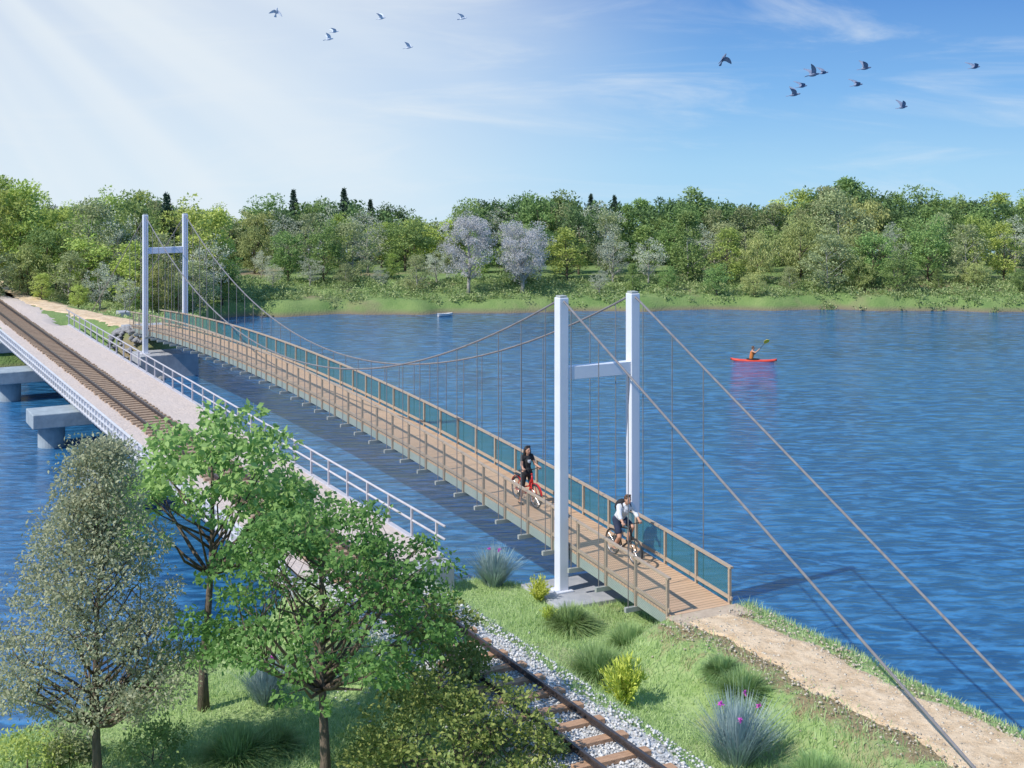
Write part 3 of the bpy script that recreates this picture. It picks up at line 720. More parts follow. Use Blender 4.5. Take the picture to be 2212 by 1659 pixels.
tuft(1560, 1440, .7, 'tiny grass tuft at the dirt edge of sandy path', 8)
tuft(510, 1645, 1.2, 'round grass tuft between the trunks of olive and dark green trees', 5)
tuft(590, 1620, .9, 'small round grass tuft just left of the dark green tree trunk', 9)
tuft(1825, 1640, 1.0, 'grass tuft at the lower right beside the path', 6)
tuft(1765, 1670, 1.1, 'grass tuft cut by the bottom edge right of the blue lavender', 7)
def lavender(px, py, s, lab, seed, nf):
    r = np.random.default_rng(seed); root = thing('lavender_plant', lab, 'plant', spot(px, py), 0, 'blue-green spiky flowering plants')
    V, F = blades(900, r, 1.05*s, .8, .012, .12, .2*s); npmesh('foliage', V, F, L['blue'], root)
    st = blades(110, r, 1.25*s, .75, .006, .05, .1*s); npmesh('stem', st[0], st[1], L['blue'], root)
    for i in range(nf):
        a = r.uniform(3.6, 5.8); t = r.uniform(.1, .6); h = 1.05*s*r.uniform(.8, 1)
        p = np.array([[math.cos(a)*math.sin(t)*h, math.sin(a)*math.sin(t)*h, math.cos(t)*h]])
        V, F = leaves_np(np.repeat(p, 26, 0), r, .07, .5, -.6, .5); npmesh('flower', V, F, M['pink'], root)
    return root
lavender(1066, 1264, 1.2, 'blue-green spiky flowering plant at the shore by bridge fence end', 21, 2)
lavender(572, 1516, 1.1, 'blue-green spiky flowering plant between the foreground tree trunks', 22, 2)
lavender(1590, 1648, 1.5, 'largest blue-green spiky plant with pink flowers right of track', 23, 4)
def dwarf(px, py, s, lab, seed):
    r = np.random.default_rng(seed); root = thing('dwarf_conifer', lab, 'conifer', spot(px, py), 0, 'golden dwarf conifers')
    Vs = []; Fs = []; o = 0
    for i in range(52):
        a = r.uniform(0, 6.28); tl = r.uniform(.05, .8); ln = s*r.uniform(.6, 1.0)*(1-.25*tl)
        q = np.linspace(.12, 1, 36); d = np.array([math.cos(a)*math.sin(tl), math.sin(a)*math.sin(tl), math.cos(tl)])
        P = q[:,None]*ln*d[None]; P[:,2] += .10*s*q*(1-q)
        P = P+r.normal(0, .018*s, P.shape)
        V, F = leaves_np(P, r, .13*s, .24, 0, .2, dirs=np.tile(d*1.5, (36,1))); Vs.append(V); Fs.append(F+o); o += len(V)
    npmesh('foliage', np.concatenate(Vs), np.concatenate(Fs), L['gold'], root)
    MB().tube([(0,0,-.05),(0,0,.6*s)], [.03*s,.01*s], 6).build('stem', M['bark'], root); return root
dwarf(1162, 1300, .76, 'small golden dwarf conifer left of the tower foundation', 51)
dwarf(1186, 1345, .48, 'smallest golden dwarf conifer in the grass', 52)
dwarf(1350, 1525, 1.25, 'large golden dwarf conifer beside the ballast bed', 53)
def lowbush(px, py, s, lab, seed, m):
    x, y, z = spot(px, py); return tree('low_bush', lab, 'bush', (x,y,z), seed, .8*s, .75*s, 0, 30, 40, .10, .26*s, 'umbrella', .02, L[m], M['bark'], 'low bushes in the foreground', limbs=10)
lowbush(60, 1665, 1.2, 'low bright green bush in the bottom left corner', 61, 'bright')
lowbush(330, 1650, 1.1, 'low green bush right of the olive tree trunk', 62, 'mid')
lowbush(150, 1640, .8, 'low olive bush left of the olive tree trunk', 63, 'olive')
lowbush(790, 1650, .9, 'low green bush right of the dark green tree trunk', 64, 'mid')

def scatter_grass(n, x0, x1, y0, y1, h, name, lab, mat):
    x = RNG.uniform(x0, x1, n); y = RNG.uniform(y0, y1, n); a, b = w2ab(x, y)
    d = sdf(a, b, NEAR)+.35*wob(x, y)
    edge = 1.0+.12*np.sin(a*1.3)+RNG.normal(0, .22, n)
    keep = (d > .3+RNG.uniform(0,.5,n)) & ~((np.abs(b-1.3) < edge) & (a < -5)) & (np.abs(b-RAILB) > 1.3+RNG.normal(0,.22,n)) & ~((a > -1.35) & (a < 1.15) & (b > -.8) & (b < 3.25))
    dirt = (b > -.5+.4*wob(x, y, 1.3)) & (b < .4) & (a < -4.5) & (RNG.uniform(0,1,n) < .65); keep &= ~dirt
    x, y = x[keep], y[keep]; m = len(x); z = near_h(x, y)
    pt = .85+.5*wob(x, y, .8); hh = (h*RNG.uniform(.5,1.2,m)*pt)[:,None]
    an = RNG.uniform(0, 6.28, m); s = np.stack([np.cos(an), np.sin(an), np.zeros(m)], 1)*.012
    base = np.stack([x, y, z-.01], 1); tip = base+np.stack([RNG.normal(0,.4,m), RNG.normal(0,.4,m), np.ones(m)], 1)*hh
    V = np.stack([base-s, base+s, tip], 1).reshape(-1,3); F = np.arange(3*m).reshape(-1,3)
    tag(npmesh(name, V, F, mat), lab, 'grass', kind='stuff')
scatter_grass(190000, -14, 13, 24, 46, .19, 'grass', 'short green meadow grass on the near bank', L['grass'])

# ------------------------------------------------------------------ bicycles
PS = 1.12
def wheel(root, cx):
    R = .335; t = MB().torus((cx,0,R), R-.022, .024, 36, 8).build('wheel', M['black'], root, True)
    MB().torus((cx,0,R), R-.05, .010, 36, 6, 1.3).build('rim', M['chrome'], t, True)
    m = MB()
    for k in range(18):
        q = 2*PI*k/18; s = .025*(1 if k % 2 else -1)
        m.tube([(cx,s,R),(cx+(R-.05)*math.cos(q),0,R+(R-.05)*math.sin(q))], .0025, 4)
    m.build('spokes', M['chrome'], t)
    MB().tube([(cx,-.05,R),(cx,.05,R)], .02, 10).build('hub', M['chrome'], t, True)
def bicycle(name, label, loc, rz, mat, rear, front, bb, seat, bar, step=False, ped=40):
    root = thing(name, label, 'bicycle', loc, rz, None); root.scale = (PS,PS,PS)
    wheel(root, rear); wheel(root, front); R = .335
    ht = Vector((bar[0]-.06, 0, bar[1]-.12)); hb = Vector((bar[0]-.01, 0, .62)); st = Vector((seat[0]+.02,0,seat[1]-.1)); B = Vector((bb,0,.29))
    f = MB(); r = .021
    f.tube([ht, hb], .025, 10); f.tube([B, st], r, 8)
    if step:
        f.tube([hb, Vector((hb.x-.12,0,.47)), Vector((B.x+.12,0,.33)), B], .027, 8); f.tube([ht+Vector((0,0,-.12)), Vector((hb.x-.2,0,.55)), B.lerp(st,.35)], r, 8)
    else:
        f.tube([hb, B], .024, 8); f.tube([ht+Vector((0,0,-.03)), st+Vector((0,0,-.03))], r, 8)
    for s in (-1, 1):
        f.tube([(rear,s*.06,R), (B.x-.03,s*.03,.29)], .010, 6); f.tube([(rear,s*.06,R), (st.x-.02,s*.02,st.z-.08)], .009, 6)
    f.build('frame', mat, root, True)
    g = MB()
    for s in (-1, 1): g.tube([(hb.x+.01,s*.045,.66),(hb.x+.03,s*.055,.60),(front,s*.055,R)], [.014,.014,.010], 8)
    g.tube([(hb.x+.01,-.05,.66),(hb.x+.01,.05,.66)], .015, 8); g.build('fork', mat if step else M['black'], root, True)
    h = MB(); h.tube([ht, (bar[0]-.07,0,bar[1]-.01), (bar[0]+.0,0,bar[1])], .013, 8)
    for s in (-1, 1):
        if step: h.tube([(bar[0],0,bar[1]),(bar[0]+.02,s*.15,bar[1]+.04),(bar[0]-.07,s*.27,bar[1])], .012, 8)
        else: h.tube([(bar[0],0,bar[1]),(bar[0],s*.29,bar[1])], .013, 8)
    hb_o = h.build('handlebar', M['black'], root, True)
    for s in (-1, 1): MB().tube([(bar[0]-(.05 if step else 0), s*.22, bar[1]+(.005 if step else 0)),(bar[0]-(.085 if step else 0), s*.30, bar[1]-(.003 if step else 0))], .017, 8).build('grip', M['black'], hb_o, True)
    s = MB(); s.tube([(seat[0],0,seat[1]-.14),(seat[0],0,seat[1]-.02)], .013, 8)
    s.build('seat_post', M['chrome'], root)
    s = MB(); s.ell((seat[0]-.05,0,seat[1]), (.10,.075,.03)); s.cap((seat[0]-.02,0,seat[1]),(seat[0]+.15,0,seat[1]+.005),.035,.018)
    s.build('saddle', M['black'], root, remesh=.008)
    MB().torus((bb,-.045,.29), .08, .007, 24, 6).build('chainring', M['chrome'], root, True)
    a = math.radians(ped); P = {1: (bb+.17*math.cos(a), .29+.17*math.sin(a)), -1: (bb-.17*math.cos(a), .29-.17*math.sin(a))}
    for sd in (1, -1):
        MB().tube([(bb,sd*.06,.29),(P[sd][0],sd*.07,P[sd][1])], .009, 6).build('crank', M['chrome'], root)
        MB().box(P[sd][0]-.045,P[sd][0]+.045,sd*.12-.045,sd*.12+.045,P[sd][1]-.012,P[sd][1]+.012).build('pedal', M['black'], root, bevel=.004)
    MB().tube([(bb,-.045,.37),(rear,-.045,R+.035)], .006, 5).tube([(bb,-.045,.21),(rear,-.045,R-.035)], .006, 5).build('chain', M['black'], root)
    if step:
        for cx in (rear, front):
            m = MB(); m.sweep([(cx+.365*math.cos(math.radians(q)), 0, R+.365*math.sin(math.radians(q))) for q in range(15, 171, 12)], .055, .006); m.build('mudguard', mat, root)
        m = MB(); m.box(rear-.17, rear+.17, -.06, .06, .735, .75); m.tube([(rear,-.06,R),(rear-.1,-.06,.735)], .006, 5); m.tube([(rear,.06,R),(rear-.1,.06,.735)], .006, 5)
        m.build('rear_rack', M['black'], root)
    return root, P
FWD = math.atan2(-UY, -UX)
def onbridge(a, b): x, y = ab2w(a, b); return (x, y, zd(a)+.003)
def hand(mb, w, g, s):
    mb.chain([w, (g[0]-.025, g[1], g[2]+.028)], [.026, .030]); mb.ell((g[0]-.012, g[1], g[2]+.034), (.045,.046,.020))
    for i, L_ in enumerate((.9, 1, .96, .8)):
        y = g[1]+s*(-.033+.021*i)
        mb.chain([(g[0]+.012,y,g[2]+.034),(g[0]+.012+.026*L_,y,g[2]+.016),(g[0]+.010+.022*L_,y,g[2]-.016),(g[0]-.002,y,g[2]-.026*L_)], [.0115,.0105,.0095,.0085], 8)
    y = g[1]-s*.045
    mb.chain([(g[0]-.03,y+s*.01,g[2]+.022),(g[0]-.022,y,g[2]-.008),(g[0]+.008,y,g[2]-.026)], [.013,.011,.009], 8)
def headparts(root, c, tilt, hairmat, long=False):
    e = MB()
    for s in (-1, 1): e.ell((c[0]+.088, s*.030, c[2]+.008), (.010,.014,.009))
    e.build('eyes', M['eye'], root, True)
    MB().ell((c[0]+.090,0,c[2]-.055), (.010,.024,.008)).build('mouth', M['lip'], root, True)
    h = MB()
    h.ell((c[0]-.018,0,c[2]+.038), (.098,.088,.092)); h.ell((c[0]-.05,0,c[2]-.01), (.062,.078,.085)); h.cap((c[0]+.03,-.045,c[2]+.105),(c[0]+.03,.045,c[2]+.105),.028,.028)
    if long:
        h.chain([(c[0]-.06,0,c[2]),(c[0]-.115,0,c[2]-.16),(c[0]-.14,0,c[2]-.36),(c[0]-.13,0,c[2]-.46)], [.088,.088,.075,.03])
        for s in (-1, 1): h.chain([(c[0]-.01,s*.075,c[2]+.02),(c[0]-.03,s*.088,c[2]-.12),(c[0]-.06,s*.09,c[2]-.26)], [.03,.034,.02])
    h.build('hair', hairmat, root, remesh=.009)
def head(mb, c, neck):
    mb.chain([neck, (c[0]-.02, 0, c[2]-.06)], [.056, .052])
    mb.ell(c, (.094,.076,.112)); mb.ell((c[0]+.03,0,c[2]-.055), (.055,.054,.058)); mb.cap((c[0]+.088,0,c[2]+.0),(c[0]+.104,0,c[2]-.024),.010,.014,8)
    for s in (-1, 1): mb.ell((c[0]-.005, s*.078, c[2]-.005), (.020,.010,.032))
loc = onbridge(-1.35, 1.25)
bicycle('bicycle', 'black bicycle ridden by the man in white shirt', loc, FWD, M['black'], -.5, .55, -.07, (-.24,.92), (.40,1.00), False, 40)
man = thing('person', 'man in white shirt and dark shorts with backpack riding the black bicycle', 'person', loc, FWD); man.scale = (PS,PS,PS)
hipL, hipR = (-.19,.09,.99), (-.19,-.09,.99)
knL, knR = (.235,.13,.865), (.03,-.13,.60)
anL, anR = (.03,.125,.49), (-.25,-.125,.26)
b = MB()
b.chain([hipL,knL,anL], [.088,.058,.040]); b.chain([hipR,knR,anR], [.088,.058,.040])
b.chain([knL,(.10,.125,.70),anL], [.05,.057,.036]); b.chain([knR,(-.10,-.125,.45),anR], [.05,.057,.036])
b.chain([anL,(.14,.125,.435)], [.038,.03]); b.chain([anR,(-.14,-.125,.20)], [.038,.03])
b.ell((-.19,0,1.0), (.12,.155,.12)); b.chain([(-.17,0,1.04),(-.06,0,1.17),(.06,0,1.31)], [.125,.12,.135]); b.cap((.08,-.11,1.35),(.08,.11,1.35),.088,.088)
b.cap((.09,0,1.38),(.15,0,1.46),.07,.056)
for s in (-1, 1):
    b.chain([(.09,s*.175,1.38),(.21,s*.245,1.18),(.365,s*.245,1.05)], [.062,.045,.030]); hand(b, (.365,s*.245,1.05), (.40,s*.255,1.0), s)
head(b, (.22,0,1.57), (.15,0,1.45))
b.build('body', M['skin'], man, remesh=.0065)
headparts(man, (.22,0,1.57), 0, M['hairbrown'])
b = MB(); b.chain([(-.19,0,1.02),(-.07,0,1.17),(.06,0,1.30)], [.142,.14,.152]); b.cap((.08,-.115,1.35),(.08,.115,1.35),.102,.102)
b.ell((-.2,0,1.02), (.12,.165,.10))
for s in (-1, 1): b.chain([(.09,s*.175,1.38),(.20,s*.24,1.20),(.27,s*.245,1.13)], [.078,.064,.054])
b.cap((.10,0,1.40),(.14,0,1.44),.07,.064)
b.build('shirt', M['whitecloth'], man, remesh=.009)
b = MB(); b.ell((-.20,0,.98), (.135,.17,.115))
for h, k in ((hipL,knL),(hipR,knR)): b.chain([h, tuple(h[i]*.25+k[i]*.75 for i in range(3))], [.108,.084])
b.build('shorts', M['navy'], man, remesh=.009)
for an, toe in ((anL,(.15,.125,.43)),(anR,(-.13,-.125,.195))):
    MB().chain([(an[0]-.04,an[1],an[2]-.035),(an[0]+.03,an[1],an[2]-.035),toe], [.042,.045,.036]).build('shoe', M['black'], man, remesh=.009)
bp = MB(); bp.ell((-.13,0,1.36), (.12,.15,.21), .7); bp.ell((-.22,0,1.32), (.07,.11,.13), .7)
for s in (-1, 1): bp.chain([(-.03,s*.10,1.46),(.09,s*.115,1.48),(.17,s*.12,1.38),(.12,s*.15,1.24)], [.022,.022,.020,.018], 8)
o = tag(bp.build('backpack', M['blackcloth'], None, remesh=.01), 'black backpack worn by the man riding the bicycle', 'backpack')
o.location = loc; o.rotation_euler = (0,0,FWD); o.scale = (PS,PS,PS)
loc = onbridge(3.9, 1.05)
bicycle('bicycle', 'red step-through bicycle held by the woman in black', loc, FWD, M['red'], -.66, .42, -.20, (-.40,.88), (.25,1.06), True, 10)
wo = thing('person', 'woman in black with long dark hair standing over the red bicycle', 'person', loc, FWD); wo.scale = (PS,PS,PS)
b = MB()
for s, dx in ((1,.05),(-1,-.10)):
    b.chain([(-.10,s*.085,.92),(-.07+dx*.6,s*.125,.50),(-.12+dx,s*.16,.09)], [.085,.055,.036]); b.chain([(-.07+dx*.6,s*.125,.50),(-.12+dx*.8,s*.145,.34),(-.12+dx,s*.16,.09)], [.048,.053,.034])
    b.chain([(-.12+dx,s*.16,.07),(.02+dx,s*.165,.04)], [.036,.028])
    b.chain([(-.09,s*.145,1.37),(-.02,s*.215,1.14),(.15,s*.255,1.09)], [.048,.036,.025]); hand(b, (.15,s*.255,1.09), (.187,s*.262,1.056), s)
b.ell((-.10,0,.93), (.11,.15,.11)); b.chain([(-.10,0,.98),(-.10,0,1.10),(-.08,0,1.25)], [.115,.095,.11]); b.cap((-.085,-.09,1.34),(-.085,.09,1.34),.07,.07); b.cap((-.085,0,1.38),(-.075,0,1.44),.055,.046)
head(b, (-.045,0,1.55), (-.075,0,1.43))
b.build('body', M['skin'], wo, remesh=.0065)
headparts(wo, (-.045,0,1.55), 0, M['hairblack'], True)
b = MB(); b.chain([(-.10,0,.94),(-.10,0,1.10),(-.08,0,1.25)], [.135,.112,.126]); b.cap((-.085,-.095,1.33),(-.085,.095,1.33),.083,.083)
for s in (-1, 1): b.cap((-.09,s*.145,1.37),(-.06,s*.175,1.28),.060,.054)
b.ell((-.10,0,.92), (.13,.165,.13)); b.build('top', M['blackcloth'], wo, remesh=.009)
p = MB(); p.ell((.045,.0,1.24), (.012,.05,.045)); p.ell((.043,.03,1.27), (.012,.018,.026)); p.ell((.043,-.03,1.27), (.012,.018,.026)); p.build('shirt_print', M['whitecloth'], wo, True)
b = MB(); b.ell((-.10,0,.90), (.122,.158,.12))
for s, dx in ((1,.05),(-1,-.10)): b.chain([(-.10,s*.085,.90),(-.07+dx*.6,s*.125,.50),(-.12+dx*.8,s*.145,.34),(-.12+dx,s*.158,.14)], [.094,.063,.059,.044])
b.build('leggings', M['blackcloth'], wo, remesh=.009)
for s, dx in ((1,.05),(-1,-.10)):
    MB().chain([(-.15+dx,s*.16,.045),(-.06+dx,s*.162,.045),(.03+dx,s*.165,.035)], [.042,.042,.033]).build('shoe', M['black'], wo, remesh=.009)

# ------------------------------------------------------------------ kayak
Yk = (CAMZ-WZ)*FPX/(780-305); xk = gat(1628, Yk); KR = math.radians(-9)
kay = thing('kayak', 'red kayak floating on the open river', 'kayak', (xk,Yk,WZ), KR)
V = []; Fs = []; ns = 24; nr = 12
for i in range(ns+1):
    t = i/ns*2-1; wv = .25*(1-abs(t)**1.9)+.006; top = .11+.09*abs(t)**3; bot = -.12+.22*abs(t)**4
    for k in range(nr):
        q = 2*PI*k/nr; cy = math.cos(q)*wv; sz = math.sin(q); zz = .04+(sz*(top-.04) if sz > 0 else sz*(.04-bot)); V.append((t*1.5, cy, zz))
for i in range(ns):
    for k in range(nr): Fs.append((i*nr+k, i*nr+(k+1)%nr, (i+1)*nr+(k+1)%nr, (i+1)*nr+k))
Fs.append(tuple(range(nr))); Fs.append(tuple(range(ns*nr, ns*nr+nr)))
MB().add(V, Fs).build('hull', M['kayakred'], kay, True)
ring = [(.42*math.cos(2*PI*k/24)-.05, .20*math.sin(2*PI*k/24), .135) for k in range(25)]
MB().tube(ring, .020, 6).build('cockpit_rim', M['black'], kay, True)
m = MB(); m.ell((-.05,0,.115), (.41,.195,.03)); m.build('spray_deck', M['blackcloth'], kay, True)
kp = thing('person', 'kayaker in orange vest paddling the red kayak', 'person', (xk,Yk,WZ), KR)
b = MB(); b.chain([(-.15,0,.15),(-.13,0,.36),(-.08,0,.56)], [.12,.11,.12]); b.cap((-.08,-.11,.64),(-.08,.11,.64),.075,.075)
b.chain([(-.1,.08,.07),(.35,.08,.04),(.7,.06,.03)], [.05,.035,.03]); b.chain([(-.1,-.08,.07),(.35,-.08,.04),(.7,-.06,.03)], [.05,.035,.03])
PA, PB = Vector((-.25,.75,-.02)), Vector((.70,-.55,1.25))
g1 = PA.lerp(PB, .38); g2 = PA.lerp(PB, .66)
b.chain([(-.08,.17,.66),(-.02,.33,.47),tuple(g1)], [.052,.042,.028]); b.chain([(-.08,-.17,.66),(.12,-.26,.60),tuple(g2)], [.052,.042,.028])
for g in (g1, g2):
    b.ell(tuple(g), (.042,.042,.035))
    dv = (PB-PA).normalized(); sd = dv.cross(Vector((0,0,1))).normalized(); up = sd.cross(dv)
    for i in range(4):
        q = g+dv*(-.036+.024*i); b.chain([q-sd*.02+up*.025, q+sd*.028+up*.02, q+sd*.028-up*.018, q-up*.028], [.011,.0105,.010,.009], 8)
    b.chain([g-dv*.05-sd*.02, g-dv*.05-sd*.025-up*.02, g-dv*.04+sd*.01-up*.028], [.013,.011,.010], 8)
head(b, (-.03,0,.86), (-.07,0,.70)); b.build('body', M['skin'], kp, remesh=.009)
headparts(kp, (-.03,0,.86), 0, M['hairbrown'])
b = MB(); b.chain([(-.15,0,.22),(-.13,0,.38),(-.08,0,.56)], [.14,.135,.145]); b.cap((-.08,-.11,.62),(-.08,.11,.62),.088,.088); b.build('vest', M['orange'], kp, remesh=.012)
pad = thing('paddle', 'yellow double bladed paddle held up by the kayaker', 'paddle', (xk,Yk,WZ), KR)
MB().tube([PA, PB], .016, 8).build('shaft', M['black'], pad, True)
for P0, sgn in ((PA,-1),(PB,1)):
    d = (PB-PA).normalized()*sgn; sd = Vector((.9,.3,-.1)) if sgn > 0 else Vector((1,0,.2))
    sd = (sd-d*sd.dot(d)).normalized(); nn = d.cross(sd)*.008
    o = [(-.02,.02),(.10,.13),(.28,.17),(.42,.13),(.48,.05)]
    V = []
    for zz in (1, -1):
        for t, wv in o: V.append(P0+d*t+sd*wv+nn*zz)
        for t, wv in reversed(o): V.append(P0+d*t-sd*wv+nn*zz)
    Fq = [tuple(range(10)), tuple(range(19, 9, -1))]+[(k, 10+k, 10+(k+1) % 10, (k+1) % 10) for k in range(10)]
    MB().add(V, Fq).build('blade', M['yellow'], pad)

bx = gat(962, 114.4); V = []; Fs = []
for i in range(13):
    t = i/12*2-1; wv = .42*(1-max(0,t)**2.4*.95)*(1-.25*max(0,-t)**3)
    for (yy, zz) in ((-1,.40+.08*t*t),(-.8,.12),(-.35,0),(.35,0),(.8,.12),(1,.40+.08*t*t),(.9,.38+.08*t*t),(.7,.14),(-.7,.14),(-.9,.38+.08*t*t)): V.append((t*1.1, yy*wv, zz-.05))
for i in range(12):
    for k in range(10): Fs.append((i*10+k, i*10+(k+1)%10, (i+1)*10+(k+1)%10, (i+1)*10+k))
Fs += [tuple(range(10)), tuple(range(120,130))]
bt = thing('rowing_boat', 'small white rowing boat moored at the far shore', 'boat', (bx,114.4,WZ), .5); bt.scale = (.6,.6,.6)
MB().add(V, Fs).build('hull', M['boat'], bt)
for xx in (-.5, .2): MB().box(xx-.09, xx+.09, -.36, .36, .24, .27).build('bench', M['railwood'], bt)

# ------------------------------------------------------------------ pigeons
def bird_mesh(up, sweep):
    b = MB()
    prof = [(-.17,.004),(-.13,.028),(-.07,.048),(0,.058),(.07,.052),(.11,.034),(.135,.028),(.16,.030),(.185,.022),(.20,.008),(.225,.003)]
    b.tube([(x, 0, .015*math.sin((x+.17)*6)) for x, r in prof], [r for x, r in prof], 10)
    tv = [(-.14,-.02,0),(-.14,.02,0),(-.27,.06,-.005),(-.29,.03,-.008),(-.295,-.03,-.008),(-.27,-.06,-.005)]
    b.add([(x,y,z+.006) for x,y,z in tv]+[(x,y,z-.004) for x,y,z in tv], [(0,1,2,3,4,5),(11,10,9,8,7,6)]+[(i,i+6,(i+1)%6+6,(i+1)%6) for i in range(6)])
    for s in (-1, 1):
        st = []
        for i in range(7):
            t = i/6; ang = up*(1-.25*t); y = .03+.32*t*math.cos(ang); z = .02+.32*t*math.sin(ang)
            le = .07+.05*math.sin(t*PI)-sweep*t*t*.28; ch = .17*(1-.15*t)*(1 if t < .6 else 1-(t-.6)*1.9)
            st.append(((le, s*y, z), (le-ch*.5, s*y, z+.012), (le-ch, s*y, z-.004)))
        vs = [p for q in st for p in q]; n = len(vs); vs2 = [(p[0],p[1],p[2]-.008) for p in vs]
        fs = []
        for i in range(6):
            for k in range(2):
                fs.append((i*3+k, i*3+k+1, i*3+k+4, i*3+k+3)); fs.append((n+i*3+k, n+i*3+k+3, n+i*3+k+4, n+i*3+k+1))
            fs.append((i*3, i*3+3, n+i*3+3, n+i*3)); fs.append((i*3+2, n+i*3+2, n+i*3+5, i*3+5))
        fs.append((18,19,n+19,n+18)); fs.append((19,20,n+20,n+19))
        b.add(vs+vs2, fs)
    return b
birds = [(1563,127,0,'dark pigeon flying alone left of the right flock, wings spread down',33),(1757,162,1,'largest dark pigeon in the cluster centre, wings raised',38),(1779,158,2,'dark pigeon overlapping the largest one on its right',26),
 (1733,187,2,'dark pigeon just above the lowest left one of the cluster',28),(1716,205,1,'lowest left dark pigeon of the cluster, wings raised',32),(1852,184,2,'dark pigeon right of the cluster, lower of a pair',30),(1869,148,1,'dark pigeon right of the cluster, upper of a pair',32),
 (1950,232,1,'lowest dark pigeon of the right flock',30),(2106,146,2,'rightmost dark pigeon near the right edge of the sky',30),
 (597,25,0,'haze-pale pigeon furthest left in the sky',25),(723,69,2,'haze-pale pigeon just above and right of a wings-up one',21),(711,85,1,'haze-pale pigeon lowest left of the left flock with raised wings',23),(824,40,1,'haze-pale pigeon high above centre left',23),(883,103,1,'lowest haze-pale pigeon of the left flock',23),(1000,40,2,'rightmost haze-pale pigeon of the left flock',22)]
for i, (px, py, v, lab, sz) in enumerate(birds):
    Y = .62*FPX/sz*.82; pale = px < 1100
    o = bird_mesh((-.75, 1.25, .8)[v], (.5,.6,.9)[v]).build('pigeon', M['pigeonhazed' if pale else 'pigeon'])
    o.location = at(px, py, Y); o.rotation_euler = (random.uniform(-.4,.4), (-.9 if v == 0 else -.15), (random.uniform(-1.2,-.7) if v == 0 else random.uniform(-.3,.5)))
    tag(o, lab, 'bird', 'haze-pale pigeons of the left flock' if pale else 'dark pigeons of the right flock')

# ------------------------------------------------------------------ world, sun, camera
sd = Vector((-.62,-.44,.78)).normalized()
el = math.asin(sd.z); az = math.atan2(sd.x, sd.y)
W = bpy.data.worlds.new('World'); sc.world = W; W.use_nodes = True; nt = W.node_tree; nt.nodes.clear()
out = nt.nodes.new('ShaderNodeOutputWorld'); tc = N(nt, 'TexCoord')
nrm = N(nt, 'VectorMath', operation='NORMALIZE'); nt.links.new(tc.outputs['Generated'], nrm.inputs[0])
sx = N(nt, 'SeparateXYZ'); nt.links.new(nrm.outputs[0], sx.inputs[0])
zr_ = N(nt, 'MapRange'); zr_.inputs[1].default_value = -.06; zr_.inputs[2].default_value = 1; zr_.inputs[3].default_value = .12; zr_.inputs[4].default_value = 1.0
nt.links.new(sx.outputs[2], zr_.inputs[0])
cx = N(nt, 'CombineXYZ'); nt.links.new(sx.outputs[0], cx.inputs[0]); nt.links.new(sx.outputs[1], cx.inputs[1]); nt.links.new(zr_.outputs[0], cx.inputs[2])
sky = N(nt, 'TexSky', sky_type='NISHITA', sun_disc=False, sun_elevation=el, sun_rotation=az)
nt.links.new(cx.outputs[0], sky.inputs[0])
b1 = N(nt, 'Background', i_Strength=.11); nt.links.new(sky.outputs[0], b1.inputs[0])
rp = N(nt, 'ValToRGB'); mz = N(nt, 'MapRange'); mz.inputs[1].default_value = -.06; mz.inputs[2].default_value = .54
nt.links.new(sx.outputs[2], mz.inputs[0]); nt.links.new(mz.outputs[0], rp.inputs[0])
E = rp.color_ramp.elements; E[0].position = 0; E[0].color = (.48,.77,.99,1); E[1].position = 1; E[1].color = (.11,.32,.72,1)
for p, c in ((.07,(.39,.70,.98,1)),(.16,(.21,.50,.92,1)),(.27,(.10,.31,.76,1)),(.40,(.16,.46,.95,1)),(.6,(.15,.43,.90,1))):
    e = E.new(p); e.color = c
dt = N(nt, 'VectorMath', operation='DOT_PRODUCT'); dt.inputs[1].default_value = Vector((-.36,.92,.13)).normalized()
nt.links.new(nrm.outputs[0], dt.inputs[0])
gl = N(nt, 'MapRange', interpolation_type='SMOOTHSTEP'); gl.inputs[1].default_value = .86; gl.inputs[2].default_value = .998; gl.inputs[3].default_value = 0; gl.inputs[4].default_value = .90
nt.links.new(dt.outputs['Value'], gl.inputs[0])
qx = N(nt, 'Math', operation='DIVIDE'); nt.links.new(sx.outputs[0], qx.inputs[0]); nt.links.new(sx.outputs[1], qx.inputs[1])
qz = N(nt, 'Math', operation='DIVIDE'); nt.links.new(sx.outputs[2], qz.inputs[0]); nt.links.new(sx.outputs[1], qz.inputs[1])
dx = N(nt, 'Math', operation='ADD', i_1=.50); nt.links.new(qx.outputs[0], dx.inputs[0])
dz = N(nt, 'Math', operation='SUBTRACT', i_1=.24); nt.links.new(qz.outputs[0], dz.inputs[0])
an = N(nt, 'Math', operation='ARCTAN2'); nt.links.new(dz.outputs[0], an.inputs[0]); nt.links.new(dx.outputs[0], an.inputs[1])
rn_ = N(nt, 'TexNoise', noise_dimensions='1D', i_Scale=6.0, i_Detail=2, i_Roughness=.4); nt.links.new(an.outputs[0], rn_.inputs['W'])
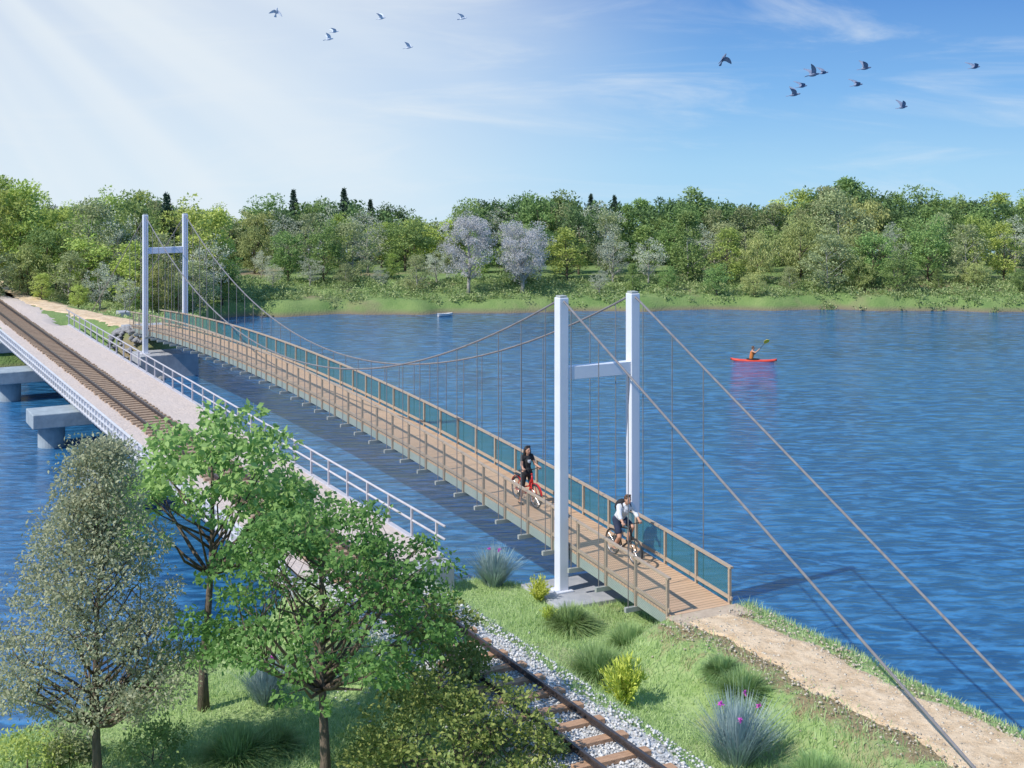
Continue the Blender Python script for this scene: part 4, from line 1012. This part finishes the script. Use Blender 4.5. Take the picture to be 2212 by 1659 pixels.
rm = N(nt, 'MapRange', interpolation_type='SMOOTHSTEP'); rm.inputs[1].default_value = .30; rm.inputs[2].default_value = .72; rm.inputs[3].default_value = .84; rm.inputs[4].default_value = 1.08
nt.links.new(rn_.outputs[0], rm.inputs[0])
gm = N(nt, 'Math', operation='MULTIPLY'); gm.use_clamp = True; nt.links.new(gl.outputs[0], gm.inputs[0]); nt.links.new(rm.outputs[0], gm.inputs[1])
col = mixc(nt, gm.outputs[0], rp.outputs[0], (.90,.97,1.02,1))
mp = N(nt, 'Mapping'); mp.inputs['Scale'].default_value = (1.6, 1.6, 9); mp.inputs['Rotation'].default_value = (0, .30, 0)
nt.links.new(nrm.outputs[0], mp.inputs[0])
cn = N(nt, 'TexNoise', i_Scale=3.2, i_Detail=8, i_Roughness=.6, i_Distortion=.7); nt.links.new(mp.outputs[0], cn.inputs[0])
cr_ = N(nt, 'MapRange', interpolation_type='SMOOTHSTEP'); cr_.inputs[1].default_value = .45; cr_.inputs[2].default_value = .78; cr_.inputs[4].default_value = .5
nt.links.new(cn.outputs[0], cr_.inputs[0])
col = mixc(nt, cr_.outputs[0], col, (.92,.97,1.0,1))
b2 = N(nt, 'Background', i_Strength=1.0); nt.links.new(col, b2.inputs[0])
ms = N(nt, 'MixShader'); ms.inputs[0].default_value = .82
nt.links.new(b1.outputs[0], ms.inputs[1]); nt.links.new(b2.outputs[0], ms.inputs[2]); nt.links.new(ms.outputs[0], out.inputs[0])

sl = bpy.data.lights.new('sun', 'SUN'); sl.energy = 4.7; sl.angle = math.radians(.5); sl.color = (1,.95,.87)
so = bpy.data.objects.new('sun', sl); C.objects.link(so); so.rotation_euler = sd.to_track_quat('Z', 'Y').to_euler()
cam = bpy.data.cameras.new('camera'); co = bpy.data.objects.new('camera', cam); C.objects.link(co)
co.location = (0,0,CAMZ); co.rotation_euler = (PI/2,0,0)
cam.sensor_width = 36; cam.lens = 36*FPX/2212; cam.shift_y = -(829.5-305)/2212; cam.clip_start = .5; cam.clip_end = 6000
sc.camera = co
sc.view_settings.view_transform = 'Standard'; sc.view_settings.look = 'None'; sc.view_settings.exposure = 0
